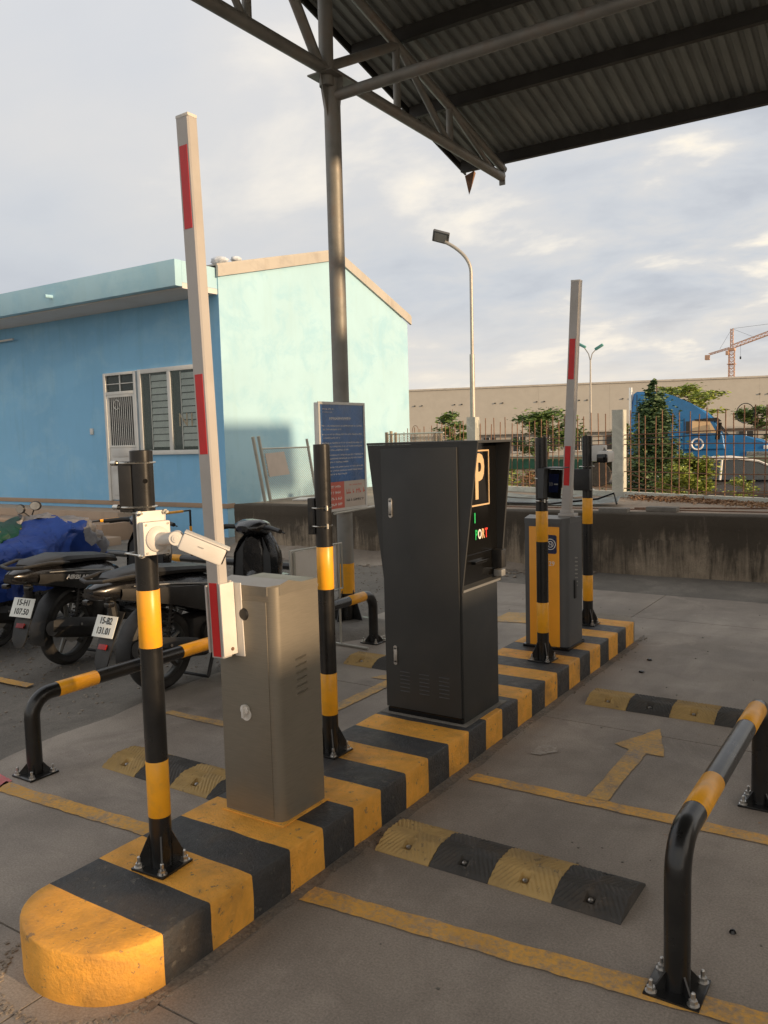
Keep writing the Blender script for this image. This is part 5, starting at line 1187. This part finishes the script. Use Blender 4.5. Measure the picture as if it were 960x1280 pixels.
q = MB(); q.b(-3.6, 5.2, -.45, .45, .62, .95); fin(q, 'chassis', m_chassis, t)
q = MB(); q.tube([(1.0, -.95, .65), (2.6, -.95, .65)], .3, 14); fin(q, 'fuel_tank', m_rim, t)
for x in (-1.3, -2.6, 4.35): wheel(t, x, -.98, .5, .34); wheel(t, x, .98, .5, .34)
place(t, (-10.45, 34.5, -.45), YT)
t = veh('flatbed_trailer', 'faded green flatbed trailer seen low behind the fence', 'trailer', 0, 0)
q = MB(); q.b(0, 12.5, -1.2, 1.2, 1.0, 1.22); fin(q, 'deck', m_chassis, t)
q = MB(); q.b(0.3, 12, -.5, -.35, .7, .995); q.b(.3, 12, .35, .5, .7, .995); fin(q, 'beam', m_chassis, t)
for x in (9.0, 10.5): wheel(t, x, -1.0, .5, .3); wheel(t, x, 1.0, .5, .3)
place(t, (-21.2, 29.6, -.45), YT+.08)
t = veh('flatbed_trailer', 'green steel deck running behind the parked car under the truck bonnet', 'trailer', 0, 0)
q = MB(); q.b(0, 7, -.5, .5, 1.02, 1.26); q.b(0, 7, -.42, .42, .75, 1.0); fin(q, 'deck', m_chassis, t)
for x in (1, 3): wheel(t, x, -.4, .36, .2)
place(t, (-6.2, 27.6, -.45), YT)
# car
t = veh('parked_car', 'dark grey saloon car parked beyond the fence, mostly hidden by shrubs', 'car', 0, 0)
q = MB(); secs = []
body = [(-.75, .35, .95), (-.7, .32, 1.0), (0, .25, 1.02), (1.0, .22, .97), (2.2, .22, .96), (3.0, .22, .97), (3.9, .25, .90), (4.25, .3, .75), (4.32, .4, .65)]
for x, z0, z1 in body:
    hw = .87 if -.5 < x < 3.9 else .74
    secs.append([(x, -hw*.93, z0), (x, -hw, (z0+z1)/2), (x, -hw*.93, z1-.04), (x, -hw*.8, z1), (x, hw*.8, z1), (x, hw*.93, z1-.04), (x, hw, (z0+z1)/2), (x, hw*.93, z0)])
q.loft(secs); fin(q, 'body', m_car, t)
roofp = [(-.05, 1.0), (.55, 1.33), (1.05, 1.43), (1.7, 1.45), (2.15, 1.38), (3.05, .97)]
q = MB(); q.loft([[(x, -.78+.16*(z-.97)/.48, z) for x, z in roofp], [(x, .78-.16*(z-.97)/.48, z) for x, z in roofp]]); fin(q, 'cabin_glass', m_cglass, t)
q = MB()
for s in (-1, 1):
    q.tube([(x, s*(.79-.16*(z-.97)/.48), z+.012) for x, z in roofp], .028, 6)
    q.tube([(1.35, s*.78, .98), (1.40, s*.63, 1.43)], .025, 6)
fin(q, 'highlight_trim', m_cream, t)  # cream tubes on roofline and pillars; white highlight put into their colour
q = MB(); q.loft([[(x, s*.60, z+.022) for x, z in roofp[1:5]] for s in (-1, 1)], False, False); fin(q, 'roof_skin', m_car, t)
q = MB(); q.box((2.55, -.93, 1.02), (.16, .14, .11), None, .03); fin(q, 'wing_mirror', m_car, t)
for x in (.1, 3.2):
    wheel(t, x, -.78, .32, .2); wheel(t, x, .78, .32, .2)
place(t, (-5.45, 20.1, -.45), YT+.05)
# dark parked motorcycle wheels behind net are part of the trailer above

# ================================================================ unseen blocks added on the right, shaped to cast the evening shade
bh = thing('unseen_shade_block', 'unseen ochre block added beyond the right lanes to cast the evening shade', 'building', (11, 10, 0))
q = MB(); q.b(9.0, 13, 9.0, 11.2, -.2, 5.72); q.b(9.0, 13, 5.2, 8.999, -.2, 5.40); fin(q, 'tall_blocker', m_blocker, bh)
q = MB(); q.b(8.6, 13.4, 8.95, 12.1, 5.722, 6.02); fin(q, 'overhang_blocker', m_barge, bh)
q = MB(); q.b(9.0, 12, 4.0, 5.198, -.2, 4.2); fin(q, 'middle_blocker', m_blocker, bh)
q = MB(); q.b(9.0, 12, 1.5, 3.998, -.2, 3.17); fin(q, 'low_blocker', m_blocker, bh)
gw = thing('unseen_shade_wall', 'unseen ochre wall added to cast shade, notched to let some sun through', 'wall', (9, 0, 0))
q = MB(); q.b(9.0, 9.25, .6, 1.498, -.2, 2.36); fin(q, 'low_stretch', m_blocker, gw)  # added stretch kept lower so sun reaches the near island end
q = MB(); q.b(9.0, 9.25, -3.5, .598, -.2, 3.3); fin(q, 'high_stretch', m_blocker, gw)

# ================================================================ motorcycles (built at the origin, forward = +Y, right = +X)
def ell(y, hw, z0, z1, n=12, p=.75):
    cz, hz = (z0+z1)/2, (z1-z0)/2; out = []
    for k in range(n):
        a = 2*PI*k/n; c, s = math.cos(a), math.sin(a)
        out.append((hw*math.copysign(abs(c)**p, c), y, cz+hz*math.copysign(abs(s)**p, s)))
    return out
def bike(label, plate1, plate2, brand=None, mirrors=()):
    t = thing('motor_scooter', label, 'motor scooter', (0, 0, 0), 'motor scooters parked on the asphalt')
    def part(name, mat, f, par=None, ang=40):
        q = MB(); f(q); return fin(q, name, mat, par or t, ang)
    for y, nm in ((0, 'rear_wheel'), (1.28, 'front_wheel')):
        R_, w = .28, .052 if y == 0 else .045
        def tyre(q):
            prof = [(R_-.075, -w*.7), (R_-.06, -w*.95), (R_-.03, -w), (R_-.008, -w*.6), (R_, 0), (R_-.008, w*.6), (R_-.03, w), (R_-.06, w*.95), (R_-.075, w*.7)]
            q.lathe(prof, (0, y, R_), 40, 'X', False)
        ty = part(nm, m_tyre, tyre)
        part('rim', m_rim, lambda q: q.lathe([(R_-.072, -w*.7), (R_-.082, -w*.5), (R_-.085, 0), (R_-.082, w*.5), (R_-.072, w*.7), (R_-.066, w*.7), (R_-.066, -w*.7)], (0, y, R_), 36, 'X', False), ty)
        for k in range(5):
            a = 2*PI*k/5+.3
            part('spoke', m_rim, lambda q: q.tube([(0, y+.03*math.cos(a), R_+.03*math.sin(a)), (0, y+(R_-.08)*math.cos(a+.15), R_+(R_-.08)*math.sin(a+.15))], [.022, .013], 6), ty)
        part('hub', m_engine, lambda q: q.lathe([(.01, -.06), (.045, -.05), (.05, .05), (.01, .06)], (0, y, R_), 18, 'X'), ty)
        part('brake_disc', m_bolt, lambda q: q.lathe([(.05, .045), (.10, .045), (.10, .049), (.05, .049)], (0, y, R_), 24, 'X', False), ty)
    part('rear_body', m_bikeb, lambda q: q.loft([ell(*a) for a in ((-.56, .045, .745, .79), (-.50, .085, .715, .81), (-.35, .115, .675, .82), (-.1, .15, .615, .81), (.15, .165, .54, .79), (.38, .15, .46, .76), (.52, .12, .40, .70), (.62, .09, .33, .52))]))
    for s in (-1, 1):
        part('side_panel', m_bikem, lambda q: q.loft([[(s*(.10+.004), -.40, .70), (s*(.112+.010), -.40, .735), (s*.118, -.40, .77)], [(s*.163, .0, .60), (s*.176, .0, .66), (s*.168, .0, .72)], [(s*.168, .30, .50), (s*.172, .32, .60), (s*.160, .34, .68)], [(s*.13, .50, .40), (s*.135, .53, .50), (s*.12, .55, .58)]], False, False))
        part('silver_trim', m_topgrey, lambda q: q.tube([(s*.135, -.32, .775), (s*.172, .0, .745), (s*.168, .30, .70), (s*.13, .52, .60)], [.003, .007, .006, .003], 6))
    part('seat', m_seat, lambda q: q.loft([ell(*a) for a in ((-.42, .08, .815, .835), (-.36, .12, .80, .865), (-.12, .145, .79, .885), (.10, .14, .785, .855), (.32, .12, .76, .83), (.48, .09, .73, .79), (.54, .05, .72, .75))]))
    part('grab_rail', m_bikem, lambda q: q.tube([(.13, -.12, .82), (.15, -.34, .845), (.10, -.53, .835), (0, -.57, .83), (-.10, -.53, .835), (-.15, -.34, .845), (-.13, -.12, .82)], .013, 8))
    part('tail_light', m_bikeb, lambda q: q.loft([ell(*a) for a in ((-.575, .04, .735, .765), (-.55, .07, .715, .755), (-.50, .08, .705, .74))]))
    for s in (-1, 1): part('indicator', m_bikeb, lambda q: q.box((s*.10, -.49, .685), (.05, .05, .035), None, .012))
    part('rear_fender', m_bikem, lambda q: q.loft([[(x, r*math.cos(a), .28+r*math.sin(a)) for x, r in ((-.075, .30), (-.07, .325), (0, .335), (.07, .325), (.075, .30))] for a in [rad(d) for d in range(70, 200, 10)]], False, False))
    def flap(q):
        q.loft([[(-.075, -.36, .60), (.075, -.36, .60), (.075, -.345, .61), (-.075, -.345, .61)], [(-.07, -.46, .42), (.07, -.46, .42), (.07, -.45, .42), (-.07, -.45, .42)], [(-.06, -.50, .30), (.06, -.50, .30), (.06, -.49, .30), (-.06, -.49, .30)], [(-.03, -.505, .25), (.03, -.505, .25), (.03, -.498, .25), (-.03, -.498, .25)]])
        q.tube([(0, -.40, .72), (0, -.38, .58)], .03, 8)
    part('mud_flap', m_bikem, flap)
    part('reflector', m_taill, lambda q: q.box((0, -.478, .405), (.07, .012, .035), Matrix.Rotation(-.5, 3, 'X'), .004))
    pm = Matrix.Translation((0, -.45, .53)) @ Matrix.Rotation(-.42, 4, 'X')
    pl = part('number_plate', m_plate, lambda q: (q.box((0, 0, 0), (.19, .004, .14), None, .0015), q.tf(pm)))
    for tx, zz in ((plate1, .035), (plate2, -.030)):
        if tx: text(tx, 'plate_text', .060, m_ink, pl, pm @ frame((0, -.0035, zz), (1, 0, 0), (0, 0, 1)), .0005, sx=.82, off=.001)
    part('engine', m_engine, lambda q: (q.box((0, .34, .36), (.20, .24, .20), None, .03), q.box((-.09, .14, .29), (.07, .48, .14), None, .04), q.lathe([(.02, -.02), (.075, -.01), (.08, .03), (.02, .05)], (.11, .36, .34), 18, 'X')))
    part('exhaust', m_engine, lambda q: q.tube([(.07, .45, .22), (.12, .30, .20), (.14, .16, .23), (.145, .10, .26), (.15, -.28, .355), (.15, -.33, .365), (.15, -.335, .366)], [.018, .018, .022, .058, .066, .055, .02], 16))
    part('heat_shield', m_bikem, lambda q: q.loft([[(.198, .20, .22), (.218, .18, .29), (.195, .16, .345)], [(.215, .05, .235), (.236, .05, .31), (.21, .05, .375)], [(.212, -.24, .31), (.234, -.26, .375), (.205, -.26, .44)], [(.19, -.36, .35), (.20, -.37, .39), (.185, -.35, .43)]], False, False))
    for y, z in ((.06, .325), (-.12, .36)): part('shield_bolt', m_bolt, lambda q: q.lathe([(.010, .0), (.010, .004)], (.2345, y, z), 8, 'X'))
    for s in (-1, 1):
        def shock(q):
            A, B = Vector((s*.105, -.05, .32)), Vector((s*.10, .04, .66)); q.tube([A, B], .012, 8)
            d = (B-A); P = []
            for k in range(73):
                f = k/72; a = f*9*2*PI; P.append(A+d*(.15+.75*f)+Vector((.026*math.cos(a), .026*math.sin(a), 0)))
            q.tube(P, .0055, 5)
        part('shock_absorber', m_engine, shock)
    part('centre_stand', m_bikem, lambda q: (q.tube([(-.12, .40, .24), (-.14, .30, .03)], .013, 6), q.tube([(.12, .40, .24), (.14, .30, .03)], .013, 6), q.tube([(-.14, .30, .03), (.14, .30, .03)], .012, 6)))
    part('foot_peg', m_bikem, lambda q: q.box((.20, .48, .34), (.12, .05, .025), None, .01))
    part('floorboard', m_bikem, lambda q: q.loft([ell(*a, 12, .4) for a in ((.52, .14, .24, .36), (.70, .16, .22, .32), (.88, .17, .23, .33), (.98, .17, .26, .42))]))
    part('centre_tunnel', m_bikeb, lambda q: q.loft([ell(*a) for a in ((.50, .09, .30, .62), (.65, .07, .30, .50), (.85, .07, .30, .52), (1.0, .09, .34, .70))]))
    def shield(q):
        rows = []
        for z, y, w in ((.24, .93, .10), (.34, .95, .17), (.50, .985, .205), (.66, 1.0, .215), (.80, 1.0, .20), (.90, 1.01, .15), (.96, 1.03, .09)):
            rows.append([(w*math.sin(u)*1.0, y+.03+.13*math.cos(u), z) for u in [rad(d) for d in (-115, -90, -60, -30, 0, 30, 60, 90, 115)]])
        q.loft(rows, False, False); bmesh.ops.solidify(q.bm, geom=list(q.bm.faces), thickness=.012)
    part('leg_shield', m_bikeb, shield)
    part('inner_panel', m_bikem, lambda q: q.loft([[(-.12, .95, .34), (.12, .95, .34)], [(-.19, .98, .55), (.19, .98, .55)], [(-.17, .99, .80), (.17, .99, .80)], [(-.08, 1.02, .93), (.08, 1.02, .93)]], False, False))
    for s in (-1, 1): part('fork', m_engine, lambda q: q.tube([(s*.065, 1.28, .28), (s*.065, 1.15, .66)], .019, 10))
    part('front_fender', m_bikeb, lambda q: q.loft([[(x, 1.28+r*math.cos(a), .28+r*math.sin(a)) for x, r in ((-.075, .285), (-.065, .32), (0, .335), (.065, .32), (.075, .285))] for a in [rad(d) for d in range(15, 175, 10)]], False, False))
    part('front_cowl', m_bikeb, lambda q: q.loft([ell(*a) for a in ((.98, .10, .46, .94), (1.06, .15, .44, .97), (1.14, .15, .48, .95), (1.22, .11, .55, .86), (1.28, .05, .62, .76))]))
    part('headlight', m_topgrey, lambda q: q.loft([ell(*a) for a in ((1.20, .09, .76, .88), (1.26, .05, .77, .84))]))
    part('handlebar_cover', m_bikeb, lambda q: q.loft([ell(*a) for a in ((.88, .06, .985, 1.03), (.93, .13, .96, 1.06), (1.0, .155, .95, 1.075), (1.08, .12, .94, 1.06), (1.14, .06, .94, 1.02))]))
    for s in (-1, 1):
        part('grip', m_bikem, lambda q: q.tube([(s*.12, .99, 1.01), (s*.22, .95, 1.015), (s*.36, .89, 1.0)], [.02, .018, .017], 10))
        part('lever', m_engine, lambda q: q.tube([(s*.16, 1.01, 1.0), (s*.24, 1.01, .995), (s*.35, .95, .98)], .006, 6))
        if s not in mirrors: continue
        mi = part('mirror_stalk', m_bikem, lambda q: q.tube([(s*.16, 1.0, 1.05), (s*.19, 1.0, 1.12), (s*.27, .97, 1.20)], .007, 6))
        part('mirror', m_bikem, lambda q: (q.lathe([(.02, 0), (.052, .006), (.056, .016), (.05, .022)], (0, 0, 0), 20, 'Y'), q.tf(Matrix.Translation((s*.30, .955, 1.235)) @ Matrix.Rotation(s*.25, 4, 'Z') @ Matrix.Diagonal((1.25, 1, .9, 1)))), mi)
        part('mirror_glass', m_chrome, lambda q: (q.lathe([(.046, 0), (.046, .001)], (0, -.001, 0), 20, 'Y'), q.tf(Matrix.Translation((s*.30, .955, 1.235)) @ Matrix.Rotation(s*.25, 4, 'Z') @ Matrix.Diagonal((1.25, 1, .9, 1)))), mi)
    if brand:
        text(brand, 'side_lettering', .046, m_white, t, frame((.1815, -.06, .700), (.0, 1, -.17), (.08, .17, 1)), .0015, sx=1.35, off=.001)
    return t
def setb(t, x, y, hd, lean=3): t.location = (x, y, -.012); t.rotation_euler = (0, rad(-lean), -rad(hd))
bk1 = bike('black scooter with plate 15-H1 beside the blue covered one', '15-H1', '107.50', 'AIRBLADE')
bk2 = bike('black scooter parked nearest the camera, behind the first striped bollard', '15-B2', '131.01')
bk3 = bike('x', '15-F1', '', None, (-1,)); bk3['label'] = 'scooter hidden beneath the blue tarpaulin, its rear wheel showing'
bk4 = bike('x', '', '', None, (1,)); bk4['label'] = 'scooter under the green raincoat at the left frame edge'
for b_ in (bk3, bk4):
    for ch in list(b_.children):
        if ch.name.split('.')[0] in ('side_lettering', 'silver_trim'): bpy.data.objects.remove(ch)
setb(bk1, -5.50, 3.86, -13, -2); setb(bk2, -4.33, 3.75, -2, 0); setb(bk3, -6.50, 3.90, -22); setb(bk4, -7.05, 3.76, -10)
bk3.scale = bk4.scale = (.9, .9, .9)
def cover(name, lb, cat, bk, mat, prof_, seed, bottom, thick=.006, grp=None, n=120, m_=90):
    # prof_: y, ridge z, half width at the shoulders
    q = MB(); rows = []
    def lerp(y):
        for a, b_ in zip(prof_, prof_[1:]):
            if a[0] <= y <= b_[0]:
                f = (y-a[0])/(b_[0]-a[0]); f = f*f*(3-2*f) if False else f; return [a[i]+(b_[i]-a[i])*f for i in range(1, len(a))]
        return prof_[-1][1:]
    y0, y1 = prof_[0][0], prof_[-1][0]
    for i in range(n+1):
        y = y0+(y1-y0)*i/n; zr, hw = lerp(y)[:2]; row = []
        for j in range(m_+1):
            v = j/m_*2-1; av = abs(v); sg = 1 if v > 0 else -1
            if av < .35: x = sg*hw*(av/.35)**1.0; z = zr-.05*(av/.35)**2
            else:
                g_ = (av-.35)/.65; zb = bottom(y, sg)+.05*nz((y, sg, seed), 3)
                z = zr-.05+(zb-zr+.05)*g_; x = sg*(hw+.07*g_+(.055*g_+.012)*math.sin(y*19+nz((y, seed, z), 2.2)*5)+.04*g_*nz((y*2, seed, z), 3))
            fold = .040*(.5-abs(nz((x*1.2+y*2.2, y*1.4-z*2.4, seed+z), 2.6))*2)+.024*(.4-abs(nz((x*2+y*3, y*2-z*3, seed), 4.2))*1.6)+.009*(.5-abs(nz((x*3+y*1.5, y*3-z*2, seed+4), 11))*2.2)
            row.append((x+fold*sg, y+fold*.8, z+fold*(1-min(1, av)*.5)))
        rows.append(row)
    q.loft(rows, False, False); bmesh.ops.solidify(q.bm, geom=list(q.bm.faces), thickness=thick)
    q.tf(Matrix.Translation(bk.location) @ Matrix.Rotation(bk.rotation_euler.z, 4, 'Z'))
    return tag(fin(q, name, mat, None, 50), lb, cat, grp)
cover('tarpaulin', 'blue tarpaulin draped over a parked scooter at the left', 'tarpaulin', bk3, m_tarp,
      [(-.66, .60, .12), (-.5, .79, .20), (-.1, .83, .24), (.3, .84, .24), (.55, .87, .24), (.78, .98, .28), (.86, 1.02, .30), (1.05, .86, .28), (1.22, .62, .18)], 3.3,
      lambda y, s: .46 if y < .3 else .56+.1*y)
cover('plastic_film', 'crumpled grey plastic film over the front of the blue tarpaulin', 'plastic film', bk3, m_film,
      [(.82, 1.00, .27), (.88, 1.04, .31), (.98, 1.0, .315), (1.1, .92, .30), (1.2, .84, .28)], 8.1, lambda y, s: (.72 if s > 0 else .96)+.06*math.sin(y*23), .004, None, 50, 44)
cover('raincoat', 'green raincoat hung over the handlebars of the leftmost scooter', 'raincoat', bk4, m_rain,
      [(.20, .80, .12), (.45, .92, .22), (.75, .95, .32), (.92, .99, .40), (1.1, .90, .32), (1.3, .80, .2)], 5.7, lambda y, s: .62+.12*math.sin(y*9), .005, None, 60, 44)

# ================================================================ small everyday things
q = MB(); q.box((-13.9, 10.585, 1.95), (.09, .03, .12), None, .006); fin(q, 'wall_switch', m_frame, hs)
# loose leaves blown over the yard and lanes
rr = random.Random(21)
for zone, nn, lb, z in (((-8.5, 6, 9.8, 12.2), 160, 'yard_leaves', .706), ((-3.9, .6, 1.6, 8.2), 46, 'lane_leaves', .003), ((-8.8, -4.4, 5, 9), 90, 'asphalt_leaves', -.008)):
    q = MB()
    for _ in range(nn):
        x, y = rr.uniform(zone[0], zone[1]), rr.uniform(zone[2], zone[3])
        if z < .1 and XL-.05 < x < XR+.05: continue
        s_ = rr.uniform(.008, .022) if z > .1 else rr.uniform(.005, .012); Rm = Matrix.Rotation(rr.uniform(0, 6.3), 3, 'Z') @ Matrix.Rotation(rr.gauss(0, .25), 3, 'X')
        q.poly([Vector((x, y, z+.006))+Rm @ Vector(w) for w in ((-s_, 0, 0), (-s_*.2, -s_*.5, s_*.2), (s_, 0, 0), (-s_*.2, s_*.55, s_*.25))])
    fin(q, lb, m_dry, None, 30, None, 'stuff', False)
